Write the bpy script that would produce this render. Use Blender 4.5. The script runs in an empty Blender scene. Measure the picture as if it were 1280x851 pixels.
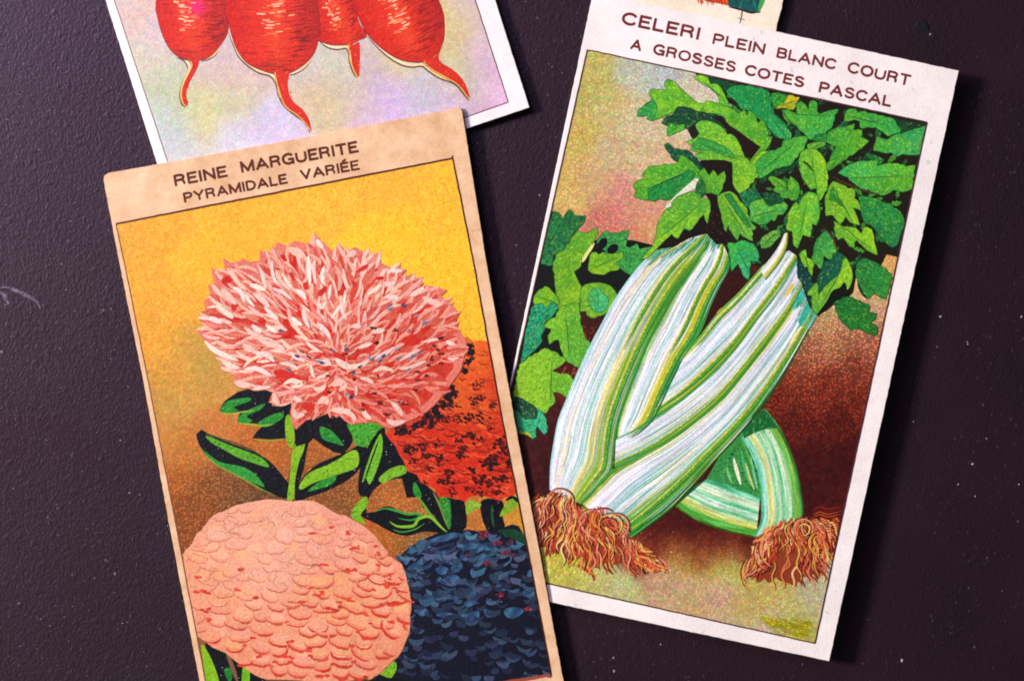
import bpy, math, random
import numpy as np
from mathutils import Vector, geometry
C = bpy.context.scene.collection
S = bpy.context.scene
K = 0.00016            # metres on the tabletop per unit of the drawing grid
HC = 2500.0            # camera height in grid units (0.4 m)
rnd = random.Random(7)

# ------------------------------------------------------------------ camera, world, lamps
cam_d = bpy.data.cameras.new('camera'); cam = bpy.data.objects.new('camera', cam_d); C.objects.link(cam)
cam.location = (0, 0, HC*K); cam_d.sensor_width = 36; cam_d.lens = 36*HC/1280.0
cam_d.clip_start = 0.01; cam_d.clip_end = 50
S.camera = cam
w = bpy.data.worlds.new('World'); S.world = w; w.use_nodes = True
w.node_tree.nodes['Background'].inputs[0].default_value = (0.9, 0.85, 1.0, 1)
w.node_tree.nodes['Background'].inputs[1].default_value = 0.06
def area(name, loc, target, size, power, col, sy=None):
    d = bpy.data.lights.new(name, 'AREA'); d.energy = power; d.size = size; d.color = col
    if sy: d.shape = 'RECTANGLE'; d.size_y = sy
    o = bpy.data.objects.new(name, d); C.objects.link(o); o.location = loc
    o.rotation_euler = (Vector(target)-Vector(loc)).to_track_quat('-Z', 'Y').to_euler()
    return o
area('key_lamp', (-1.75, 0.40, 1.12), (0, 0, 0), 0.36, 76, (1.0, 0.96, 0.93))
area('sheen_light', (-0.34, 0.34, 0.42), (-0.12, 0.08, 0), 0.3, 2.3, (0.70, 0.60, 1.0), 0.3)  # added soft violet lamp, for the sheen on the upper-left tabletop
S.view_settings.view_transform = 'Standard'; S.view_settings.look = 'None'
S.view_settings.exposure = 0.0; S.view_settings.gamma = 1.0
S.render.engine = 'CYCLES'
S.cycles.filter_width = 1.9

# ------------------------------------------------------------------ colour + drawing helpers
def lin(c):
    a = np.array(c, float)/255.0
    return np.where(a <= 0.04045, a/12.92, ((a+0.055)/1.055)**2.4)
def jit(c, a=12, g=10):
    d = rnd.uniform(-a, a)
    return tuple(min(255, max(0, v+d+rnd.uniform(-g, g))) for v in c)
def mixc(a, b, t): return tuple(x+(y-x)*t for x, y in zip(a, b))
def D(x0, y0, s, txt):
    return [(x0+float(p.split(',')[0])/s, y0+float(p.split(',')[1])/s) for p in txt.split()]
def catmull(pts, n=6, closed=False):
    P = [np.array(p, float) for p in pts]; m = len(P); out = []
    for i in range(m if closed else m-1):
        if closed: a, b, c, d = P[i-1], P[i], P[(i+1) % m], P[(i+2) % m]
        else: a, b, c, d = P[max(i-1, 0)], P[i], P[i+1], P[min(i+2, m-1)]
        for j in range(n):
            t = j/n
            out.append(0.5*((2*b)+(c-a)*t+(2*a-5*b+4*c-d)*t*t+(3*b-a-3*c+d)*t**3))
    if not closed: out.append(P[-1])
    return out
def resample(pts, n):
    P = np.array(pts, float); L = np.r_[0, np.cumsum(np.hypot(*np.diff(P, axis=0).T))]
    t = np.linspace(0, L[-1], n)
    return np.c_[np.interp(t, L, P[:, 0]), np.interp(t, L, P[:, 1])]
def inside(p, poly):
    x, y = p; r = False; j = len(poly)-1
    for i in range(len(poly)):
        xi, yi = poly[i]; xj, yj = poly[j]
        if (yi > y) != (yj > y) and x < (xj-xi)*(y-yi)/(yj-yi)+xi: r = not r
        j = i
    return r
def cf(ctrl, sig):
    X = np.array([c[:2] for c in ctrl], float); V = np.array([c[2] for c in ctrl], float)
    A = np.array([c[3] if len(c) > 3 else 0 for c in ctrl], float)
    def f(x, y):
        d2 = (X[:, 0]-x)**2+(X[:, 1]-y)**2
        wt = np.exp(-(d2-d2.min())/(2*sig*sig))+1e-9
        wt /= wt.sum()
        return tuple(wt@V)+(float(wt@A),)
    return f
def clip_poly(poly, quad):
    """Sutherland-Hodgman of poly against a convex quad"""
    out = [tuple(p) for p in poly]
    area2 = sum(quad[i][0]*quad[(i+1) % len(quad)][1]-quad[(i+1) % len(quad)][0]*quad[i][1] for i in range(len(quad)))
    sg = 1 if area2 > 0 else -1
    for i in range(len(quad)):
        a = quad[i]; b = quad[(i+1) % len(quad)]
        f = lambda p: sg*((b[0]-a[0])*(p[1]-a[1])-(b[1]-a[1])*(p[0]-a[0]))
        inp = out; out = []
        for j in range(len(inp)):
            p = inp[j]; q = inp[j-1]; fp = f(p); fq = f(q)
            if (fp >= 0) != (fq >= 0):
                t = fq/(fq-fp); out.append((q[0]+(p[0]-q[0])*t, q[1]+(p[1]-q[1])*t))
            if fp >= 0: out.append(p)
        if len(out) < 3: return []
    return out

def label(o, lab, cat, group=None):
    o['label'] = lab; o['category'] = cat
    if group: o['group'] = group

GLYPH = {
 'A': (.72, [[(0, 0), (.36, 1)], [(.36, 1), (.72, 0)], [(.14, .3), (.58, .3)]]),
 'B': (.56, [[(0, 0), (0, 1)], ['c', (0, 1), (.34, 1), (.5, .93), (.52, .77), (.46, .6), (.3, .53), (0, .53)], ['c', (.3, .53), (.5, .46), (.57, .27), (.5, .07), (.3, 0), (0, 0)]]),
 'C': (.64, [['c', (.64, .76), (.55, .93), (.34, 1.01), (.12, .9), (0, .66), (0, .34), (.12, .1), (.34, -.01), (.55, .07), (.65, .26)]]),
 'D': (.6, [[(0, 0), (0, 1)], ['c', (0, 1), (.26, 1), (.48, .88), (.6, .64), (.6, .36), (.48, .12), (.26, 0), (0, 0)]]),
 'E': (.5, [[(0, 0), (0, 1)], [(0, 1), (.5, 1)], [(0, .52), (.43, .52)], [(0, 0), (.52, 0)]]),
 'G': (.66, [['c', (.64, .78), (.54, .94), (.34, 1.01), (.12, .9), (0, .66), (0, .34), (.12, .1), (.34, -.01), (.54, .06), (.64, .2)], [(.65, .0), (.65, .42)], [(.4, .44), (.65, .44)]]),
 'I': (.02, [[(.01, 0), (.01, 1)]]),
 'L': (.46, [[(0, 0), (0, 1)], [(0, 0), (.47, 0)]]),
 'M': (.78, [[(0, 0), (0, 1)], [(0, 1), (.39, .06)], [(.39, .06), (.78, 1)], [(.78, 1), (.78, 0)]]),
 'N': (.62, [[(0, 0), (0, 1)], [(0, 1), (.62, 0)], [(.62, 0), (.62, 1)]]),
 'O': (.7, [['c', (.35, 1.01), (.12, .9), (0, .66), (0, .34), (.12, .1), (.35, -.01), (.58, .1), (.7, .34), (.7, .66), (.58, .9), (.35, 1.01)]]),
 'P': (.54, [[(0, 0), (0, 1)], ['c', (0, 1), (.32, 1), (.5, .91), (.55, .73), (.49, .54), (.32, .46), (0, .46)]]),
 'R': (.6, [[(0, 0), (0, 1)], ['c', (0, 1), (.34, 1), (.51, .92), (.55, .75), (.49, .57), (.32, .5), (0, .5)], ['c', (.3, .5), (.47, .42), (.53, .25), (.55, .08), (.6, -.02)]]),
 'S': (.56, [['c', (.53, .78), (.44, .95), (.27, 1.01), (.09, .94), (.02, .77), (.1, .61), (.3, .52), (.49, .42), (.56, .25), (.48, .07), (.29, -.01), (.09, .06), (0, .23)]]),
 'T': (.6, [[(0, 1), (.6, 1)], [(.3, 0), (.3, 1)]]),
 'U': (.62, [['c', (0, 1), (0, .6), (.01, .25), (.12, .05), (.31, -.01), (.5, .05), (.61, .25), (.62, .6), (.62, 1)]]),
 'V': (.68, [[(0, 1), (.34, 0)], [(.34, 0), (.68, 1)]]),
 'Y': (.66, [[(0, 1), (.33, .46)], [(.66, 1), (.33, .46)], [(.33, 0), (.33, .46)]]),
}
GLYPH['É'] = (.5, GLYPH['E'][1]+[[(.18, 1.24), (.36, 1.38)]])
class Card:
    """A printed card lying on a (slightly tilted) plane; z = z0 + gx*(x-x0) + gy*(y-y0) in grid units."""
    DZ = 4.0e-7
    def __init__(s, name, org, z0, gx, gy):
        s.org = org; s.z0 = z0; s.gx = gx; s.gy = gy
        e = bpy.data.objects.new(name, None); C.objects.link(e); s.root = e
        e.empty_display_size = 0.02
        c = s.P(*org); s.loc = Vector((c[0], c[1], 0)); e.location = s.loc
        s.hm = np.zeros((1000, 1100), int); s.parts = {}; s.clip = None
    def P(s, px, py, extra=0.0):
        a, b = px-640.0, py-425.5
        den = HC+s.gx*a+s.gy*b
        t = (HC-s.z0-s.gx*(640-s.org[0])-s.gy*(425.5-s.org[1]))/den
        z = HC*(1-t)
        return (t*a*K, -t*b*K, z*K+extra)
    def cells(s, pts):
        xs = [p[0] for p in pts]; ys = [p[1] for p in pts]
        return (slice(int(max(0, (min(ys)+150)//1.2)), int((max(ys)+150)//1.2)+1), slice(int(max(0, (min(xs)+50)//1.2)), int((max(xs)+50)//1.2)+1))
    def mask(s, pts):
        sl = s.cells(pts); P = np.array(pts, float)
        h = s.hm[sl].shape
        if h[0]*h[1] > 90000 or h[0]*h[1] < 12: return [sl]
        yy = (np.arange(h[0])+sl[0].start+.5)*1.2-150; xx = (np.arange(h[1])+sl[1].start+.5)*1.2-50
        X, Y = np.meshgrid(xx, yy); m = np.zeros(h, bool); n = len(P)
        for i in range(n):
            x1, y1 = P[i]; x2, y2 = P[i-1]
            c = ((y1 > Y) != (y2 > Y))
            if y1 != y2: m ^= c & (X < (x2-x1)*(Y-y1)/(y2-y1)+x1)
            q = max(1, int(math.hypot(x2-x1, y2-y1)/1.0))
            for t in range(q+1):
                a = int((y1+(y2-y1)*t/q+150)/1.2)-sl[0].start; b = int((x1+(x2-x1)*t/q+50)/1.2)-sl[1].start
                if 0 <= a < h[0] and 0 <= b < h[1]: m[a, b] = True
        d = m.copy(); d[1:] |= m[:-1]; d[:-1] |= m[1:]; d2 = d.copy(); d2[:, 1:] |= d[:, :-1]; d2[:, :-1] |= d[:, 1:]
        iy, ix = np.nonzero(d2)
        return [(iy+sl[0].start, ix+sl[1].start)]
    def lay(s, boxes):
        l = 0
        for b in boxes: l = max(l, int(s.hm[b].max()) if s.hm[b].size else 0)
        l += 1
        for b in boxes: s.hm[b] = l
        return l
    def put(s, part, verts, faces, cols, layer):
        V, F, Q = s.parts.setdefault(part, ([], [], []))
        o = len(V)
        for (x, y) in verts:
            p = s.P(x, y, layer*s.DZ+3e-6); V.append((p[0]-s.loc.x, p[1]-s.loc.y, p[2]))
        F.extend(tuple(i+o for i in f) for f in faces)
        Q.extend(cols)
    def col(s, c, a=0.0):
        if len(c) > 3: a = c[3]
        return tuple(lin(c[:3]))+(a,)
    def poly(s, part, pts, c, a=0.0, layer=None, noclip=False):
        pts = [tuple(p) for p in pts]
        if s.clip and not noclip:
            pts = clip_poly(pts, s.clip)
            if len(pts) < 3: return
        if layer is None: layer = s.lay(s.mask(pts))
        tr = geometry.tessellate_polygon([[Vector((p[0], p[1], 0)) for p in pts]])
        s.put(part, pts, tr, [s.col(c, a)]*len(pts), layer)
    def grad(s, part, pts, fn, step=5.0, jitter=0.0):
        pts = [tuple(p) for p in pts]
        if s.clip: pts = clip_poly(pts, s.clip)
        if len(pts) < 3: return
        xs = [p[0] for p in pts]; ys = [p[1] for p in pts]; inner = []
        y = min(ys)+step/2; r = 0
        while y < max(ys):
            x = min(xs)+step/2*(1+(r % 2))
            while x < max(xs):
                if inside((x, y), pts): inner.append((x, y))
                x += step
            y += step*0.87; r += 1
        n = len(pts)
        res = geometry.delaunay_2d_cdt([Vector(p) for p in pts+inner], [], [list(range(n))], 1, 1e-4)
        vs = [(v.x, v.y) for v in res[0]]
        cols = []
        for v in vs:
            q = fn(*v)
            if jitter: q = tuple(jit(q[:3], jitter, jitter*.4))+tuple(q[3:])
            cols.append(s.col(q))
        s.put(part, vs, [tuple(f) for f in res[2]], cols, s.lay(s.mask(pts)))
    def stroke(s, part, pts, wd, c, c2=None, taper=(0.15, 0.15), a=0.0, n=5, smooth=True, noclip=False):
        P = np.array(catmull(pts, n) if smooth and len(pts) > 2 else pts, float)
        if len(P) < 2: return
        if len(P) == 2: P = np.array([P[0]+(P[1]-P[0])*t for t in (0, .25, .5, .75, 1)])
        T = np.gradient(P, axis=0); T /= (np.hypot(T[:, 0], T[:, 1])[:, None]+1e-9)
        N = np.c_[-T[:, 1], T[:, 0]]; m = len(P)
        u = np.linspace(0, 1, m)
        wv = wd*0.5*np.minimum(1, np.minimum(taper[0]+(1-taper[0])*u*4, taper[1]+(1-taper[1])*(1-u)*4))
        if taper == (.0, .0): wv = wd*0.5*(np.sin(np.pi*np.clip(u, .01, .99))**.65+.03)
        Lp, Rp = P+N*wv[:, None], P-N*wv[:, None]
        if s.clip and not noclip:
            keep = [inside(tuple(q), s.clip) for q in P]
        else: keep = [True]*m
        faces = [(i, i+1, m+i+1, m+i) for i in range(m-1) if keep[i] and keep[i+1]]
        if not faces: return
        k = 1 if m < 14 else 2
        boxes = [s.cells(np.r_[Lp[i:i+k+1], Rp[i:i+k+1]]) for i in range(0, m-1, k)]
        ly = s.lay(boxes)
        c2 = c2 or c
        cols = [s.col(mixc(c[:3], c2[:3], t), a) for t in u]
        s.put(part, [tuple(q) for q in Lp]+[tuple(q) for q in Rp], faces, cols+cols, ly)
    def ribbon(s, part, A, B, pal, lanes=40, n=40, streak=14, a=0.0, seed=1):
        """lanes between two edge curves, coloured by a cross palette [(u, rgb)...]"""
        A = resample(catmull(A, 8), n); B = resample(catmull(B, 8), n)
        rs = np.random.RandomState(seed); us = [p[0] for p in pal]; V = np.array([p[1] for p in pal], float)
        al = [p[2] if len(p) > 2 else a for p in pal]
        verts, faces, cols = [], [], []
        for j in range(lanes):
            u0, u1 = j/lanes, (j+1)/lanes; um = (u0+u1)/2
            nz = np.convolve(rs.normal(0, 1, n+12), np.ones(7)/7**.5, 'same')[6:-6]*streak
            du = np.convolve(rs.normal(0, 1, n+24), np.ones(13)/13**.5, 'same')[12:-12]*0.018
            o = len(verts)
            for i in range(n):
                for u in (u0, u1):
                    p = A[i]*(1-u)+B[i]*u; verts.append((p[0], p[1]))
                uu = um+du[i]+rs.normal(0, .004)
                c = [np.interp(uu, us, V[:, k])+nz[i] for k in range(3)]
                q = s.col(tuple(min(255, max(0, v)) for v in c), float(np.interp(uu, us, al)))
                cols += [q, q]
            faces += [(o+2*i, o+2*i+1, o+2*i+3, o+2*i+2) for i in range(n-1)]
        s.put(part, verts, faces, cols, s.lay([s.cells(verts[::7]+verts[-2:])]))
    def word(s, part, txt, p0, p1, h, c, t=0.22):
        """grotesque capitals drawn as strokes; t = stroke weight relative to the cap height"""
        G = GLYPH; gap = .27; tw = sum(G[ch][0] for ch in txt)+gap*(len(txt)-1)+t
        ex = np.array(p1, float)-np.array(p0, float); L = np.hypot(*ex); ex /= L; ey = np.array((ex[1], -ex[0]))
        sx = L/tw; x = t/2; wd = t*h
        for ch in txt:
            w_, lines = G[ch]
            for pl in lines:
                cv = pl[0] == 'c'; pl = pl[1:] if cv else pl
                q = [tuple(np.array(p0)+ex*(x+a)*sx+ey*(t/2*h+b*(1-t)*h)) for a, b in pl]
                if not cv:   # square the ends
                    q = [np.array(v) for v in q]; d = q[1]-q[0]; e = q[-1]-q[-2]
                    q[0] = q[0]-d/np.hypot(*d)*wd*.42; q[-1] = q[-1]+e/np.hypot(*e)*wd*.42
                s.stroke(part, q, wd*rnd.uniform(.94, 1.06), jit(c, 5, 3), jit(c, 5, 3), taper=(.95, .95), smooth=cv, n=4, noclip=True, a=.25)
            x += w_+gap
    def build(s, names, mats):
        print('LAYERS', s.root.name, s.hm.max(), [int(np.percentile(s.hm[s.hm > 0], q)) for q in (50, 80, 95, 99)])
        """names: {part key: (object name, parent key or None, material key)}"""
        objs = {}
        for k, (nm, par, mk) in names.items():
            if k not in s.parts: continue
            V, F, Q = s.parts[k]
            me = bpy.data.meshes.new(nm); me.from_pydata(V, [], F)
            at = me.color_attributes.new('ink', 'FLOAT_COLOR', 'POINT')
            at.data.foreach_set('color', np.array(Q, np.float32).ravel())
            me.materials.append(mats[mk]); me.validate()
            # print faces up
            me.update()
            fl = [p for p in me.polygons if p.normal.z < 0]
            if fl:
                import bmesh
                bm = bmesh.new(); bm.from_mesh(me)
                bmesh.ops.reverse_faces(bm, faces=[f for f in bm.faces if f.normal.z < 0]); bm.to_mesh(me); bm.free()
            o = bpy.data.objects.new(nm, me); C.objects.link(o)
            o.parent = objs[par] if par else s.root
            objs[k] = o
        return objs
    def paper(s, outline, thick, mat, rough=0.35, seed=3):
        """card stock: slab with slightly worn edge; own thickness"""
        rr = random.Random(seed); pts = []
        m = len(outline)
        for i in range(m):
            a = np.array(outline[i], float); b = np.array(outline[(i+1) % m], float)
            L = np.hypot(*(b-a)); n = max(1, int(L/5))
            nn = np.array((b[1]-a[1], a[0]-b[0]))/max(L, 1e-6)
            for j in range(n):
                q = a+(b-a)*j/n
                if L > 12: q = q+nn*rr.gauss(0, rough)*0.5
                pts.append(tuple(q))
        n = len(pts); top = []; V = []
        cen = np.mean(np.array(pts), axis=0)
        def inset(p, d):
            v = cen-np.array(p); return tuple(np.array(p)+v/np.hypot(*v)*d)
        rings = [(0.55, 0.0), (0.12, -0.5), (0.0, -thick*.5), (0.3, -thick)]
        for d, dz in rings:
            for p in pts:
                q = s.P(*inset(p, d)); V.append((q[0]-s.loc.x, q[1]-s.loc.y, q[2]+dz*K))
        F = [tuple(range(n))]+[tuple(range(4*n-1, 3*n-1, -1))]
        for r in range(3):
            for i in range(n):
                j = (i+1) % n
                F.append((r*n+i, r*n+j, (r+1)*n+j, (r+1)*n+i))
        me = bpy.data.meshes.new('paper'); me.from_pydata(V, [], F); me.materials.append(mat)
        import bmesh
        bm = bmesh.new(); bm.from_mesh(me); bmesh.ops.recalc_face_normals(bm, faces=bm.faces)
        bmesh.ops.triangulate(bm, faces=[f for f in bm.faces if len(f.verts) > 4]); bm.to_mesh(me); bm.free()
        o = bpy.data.objects.new('paper', me); C.objects.link(o); o.parent = s.root
        return o

# ------------------------------------------------------------------ materials
def nodes(name):
    m = bpy.data.materials.new(name); m.use_nodes = True; nt = m.node_tree
    b = nt.nodes['Principled BSDF']
    return m, nt, b
def N(nt, t, **kw):
    n = nt.nodes.new(t)
    for k, v in kw.items(): setattr(n, k, v)
    return n
def math_(nt, op, a, b=None):
    n = N(nt, 'ShaderNodeMath', operation=op)
    for i, v in enumerate((a, b)):
        if v is None: continue
        if isinstance(v, (int, float)): n.inputs[i].default_value = v
        else: nt.links.new(v, n.inputs[i])
    return n.outputs[0]
def vmath(nt, op, a, b=None, scale=None):
    n = N(nt, 'ShaderNodeVectorMath', operation=op)
    for i, v in enumerate((a, b)):
        if v is None: continue
        if isinstance(v, (tuple, list)): n.inputs[i].default_value = v
        else: nt.links.new(v, n.inputs[i])
    if scale is not None:
        if isinstance(scale, (int, float)): n.inputs['Scale'].default_value = scale
        else: nt.links.new(scale, n.inputs['Scale'])
    return n.outputs[0]
def ink(name, cell=3.6, dots=0.25, chroma=0.12, grain=0.10, stripe=0.0, rough=0.42, spec=0.35, bump=0.25, floor_=0.62):
    """printing ink: 'ink' attribute colour broken up into litho grains; attribute alpha = local grain strength"""
    m, nt, b = nodes(name); L = nt.links.new
    at = N(nt, 'ShaderNodeVertexColor', layer_name='ink')
    tc = N(nt, 'ShaderNodeTexCoord')
    vo = N(nt, 'ShaderNodeTexVoronoi'); vo.inputs['Scale'].default_value = 1/(cell*K); vo.inputs['Randomness'].default_value = 0.8
    L(tc.outputs['Object'], vo.inputs['Vector'])
    # grain dot: 1 in the middle of a cell -> 0 at its rim
    dr = N(nt, 'ShaderNodeMapRange', interpolation_type='SMOOTHSTEP'); L(vo.outputs['Distance'], dr.inputs[0])
    dr.inputs[1].default_value = .12; dr.inputs[2].default_value = .52; dr.inputs[3].default_value = 1; dr.inputs[4].default_value = 0
    dotc = math_(nt, 'SUBTRACT', dr.outputs[0], 0.38)
    amp = math_(nt, 'ADD', math_(nt, 'MULTIPLY', at.outputs['Alpha'], 1.6), dots)
    f1 = math_(nt, 'ADD', math_(nt, 'MULTIPLY', dotc, amp), 1.0)
    no = N(nt, 'ShaderNodeTexNoise'); no.inputs['Scale'].default_value = 1/(2.2*K); no.inputs['Detail'].default_value = 3
    L(tc.outputs['Object'], no.inputs['Vector'])
    f2 = math_(nt, 'ADD', math_(nt, 'MULTIPLY', math_(nt, 'SUBTRACT', no.outputs['Fac'], 0.5), grain*6), 1.0)
    n2 = N(nt, 'ShaderNodeTexNoise'); n2.inputs['Scale'].default_value = 1/(45*K); n2.inputs['Detail'].default_value = 4
    L(tc.outputs['Object'], n2.inputs['Vector'])
    f3 = math_(nt, 'ADD', math_(nt, 'MULTIPLY', math_(nt, 'SUBTRACT', n2.outputs['Fac'], 0.5), 0.18), 1.0)
    f = math_(nt, 'MULTIPLY', math_(nt, 'MULTIPLY', f1, f2), f3)
    if stripe:
        sx = N(nt, 'ShaderNodeSeparateXYZ'); L(tc.outputs['Object'], sx.inputs[0])
        ph = math_(nt, 'ADD', math_(nt, 'MULTIPLY', sx.outputs[0], 0.62), math_(nt, 'MULTIPLY', sx.outputs[1], 0.78))
        sn = math_(nt, 'SINE', math_(nt, 'MULTIPLY', ph, 2*math.pi/(3.0*K)))
        f = math_(nt, 'MULTIPLY', f, math_(nt, 'ADD', math_(nt, 'MULTIPLY', sn, stripe), 1.0))
    # coloured speckle
    ch = vmath(nt, 'SUBTRACT', vo.outputs['Color'], (0.5, 0.5, 0.5))
    ch = vmath(nt, 'SCALE', ch, scale=chroma*2)
    ch = vmath(nt, 'ADD', ch, (1, 1, 1))
    c = vmath(nt, 'MULTIPLY', at.outputs['Color'], ch)
    c = vmath(nt, 'SCALE', c, scale=f)
    c = vmath(nt, 'MAXIMUM', c, (0.002, 0.002, 0.002))
    c = vmath(nt, 'MINIMUM', c, (0.93, 0.93, 0.93))
    L(c, b.inputs['Base Color'])
    b.inputs['Roughness'].default_value = rough; b.inputs['Specular IOR Level'].default_value = spec
    bn = N(nt, 'ShaderNodeTexNoise'); bn.inputs['Scale'].default_value = 1/(4*K); bn.inputs['Detail'].default_value = 4
    L(tc.outputs['Object'], bn.inputs['Vector'])
    bp = N(nt, 'ShaderNodeBump'); bp.inputs['Strength'].default_value = bump; bp.inputs['Distance'].default_value = 0.0002
    L(bn.outputs['Fac'], bp.inputs['Height']); L(bp.outputs[0], b.inputs['Normal'])
    return m
def paper_mat(name, c1, c2, mott=60, bump=0.2):
    m, nt, b = nodes(name); L = nt.links.new
    tc = N(nt, 'ShaderNodeTexCoord')
    no = N(nt, 'ShaderNodeTexNoise'); no.inputs['Scale'].default_value = 1/(mott*K); no.inputs['Detail'].default_value = 8; no.inputs['Roughness'].default_value = .65
    L(tc.outputs['Object'], no.inputs['Vector'])
    cr = N(nt, 'ShaderNodeValToRGB'); L(no.outputs['Fac'], cr.inputs[0])
    cr.color_ramp.elements[0].position = .3; cr.color_ramp.elements[1].position = .7
    cr.color_ramp.elements[0].color = tuple(lin(c1))+(1,); cr.color_ramp.elements[1].color = tuple(lin(c2))+(1,)
    n2 = N(nt, 'ShaderNodeTexNoise'); n2.inputs['Scale'].default_value = 1/(2.5*K); n2.inputs['Detail'].default_value = 3
    L(tc.outputs['Object'], n2.inputs['Vector'])
    f = math_(nt, 'ADD', math_(nt, 'MULTIPLY', math_(nt, 'SUBTRACT', n2.outputs['Fac'], 0.5), 0.3), 1.0)
    n3 = N(nt, 'ShaderNodeTexNoise'); n3.inputs['Scale'].default_value = 1/(11*K); n3.inputs['Detail'].default_value = 1
    L(tc.outputs['Object'], n3.inputs['Vector'])
    sp = N(nt, 'ShaderNodeMapRange'); L(n3.outputs['Fac'], sp.inputs[0]); sp.inputs[1].default_value = .72; sp.inputs[2].default_value = .78
    sp.inputs[3].default_value = 1; sp.inputs[4].default_value = .8
    f = math_(nt, 'MULTIPLY', f, sp.outputs[0])
    c = vmath(nt, 'SCALE', cr.outputs[0], scale=f); c = vmath(nt, 'MINIMUM', c, (.95, .95, .95)); L(c, b.inputs['Base Color'])
    b.inputs['Roughness'].default_value = .7; b.inputs['Specular IOR Level'].default_value = .25
    bp = N(nt, 'ShaderNodeBump'); bp.inputs['Strength'].default_value = bump; bp.inputs['Distance'].default_value = 0.0002
    L(n2.outputs['Fac'], bp.inputs['Height']); L(bp.outputs[0], b.inputs['Normal'])
    return m
M = {
 'aster_bg': ink('aster_background_ink', cell=3.4, dots=.18, chroma=.10, grain=.14, bump=.35),
 'aster': ink('aster_ink', cell=2.6, dots=.10, chroma=.05, grain=.14, bump=.4),
 'celery_bg': ink('celery_background_ink', cell=2.9, dots=.46, chroma=.20, grain=.14),
 'celery': ink('celery_ink', cell=3.6, dots=.10, chroma=.06, grain=.14),
 'radish_bg': ink('radish_background_ink', cell=2.6, dots=.12, chroma=.10, grain=.05, stripe=.07),
 'radish': ink('radish_ink', cell=2.4, dots=.08, chroma=.05, grain=.14),
 'line': ink('line_ink', cell=2.0, dots=.1, chroma=.03, grain=.15),
 'paper_tan': paper_mat('tan_card_stock', (204, 158, 112), (238, 200, 158), 30),
 'paper_white': paper_mat('white_card_stock', (226, 216, 207), (243, 234, 225), 50),
 'paper_radish': paper_mat('cream_card_stock', (230, 220, 212), (246, 240, 234), 60),
 'paper_cream': paper_mat('yellowed_card_stock', (222, 208, 176), (240, 226, 200), 30),
}

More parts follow.
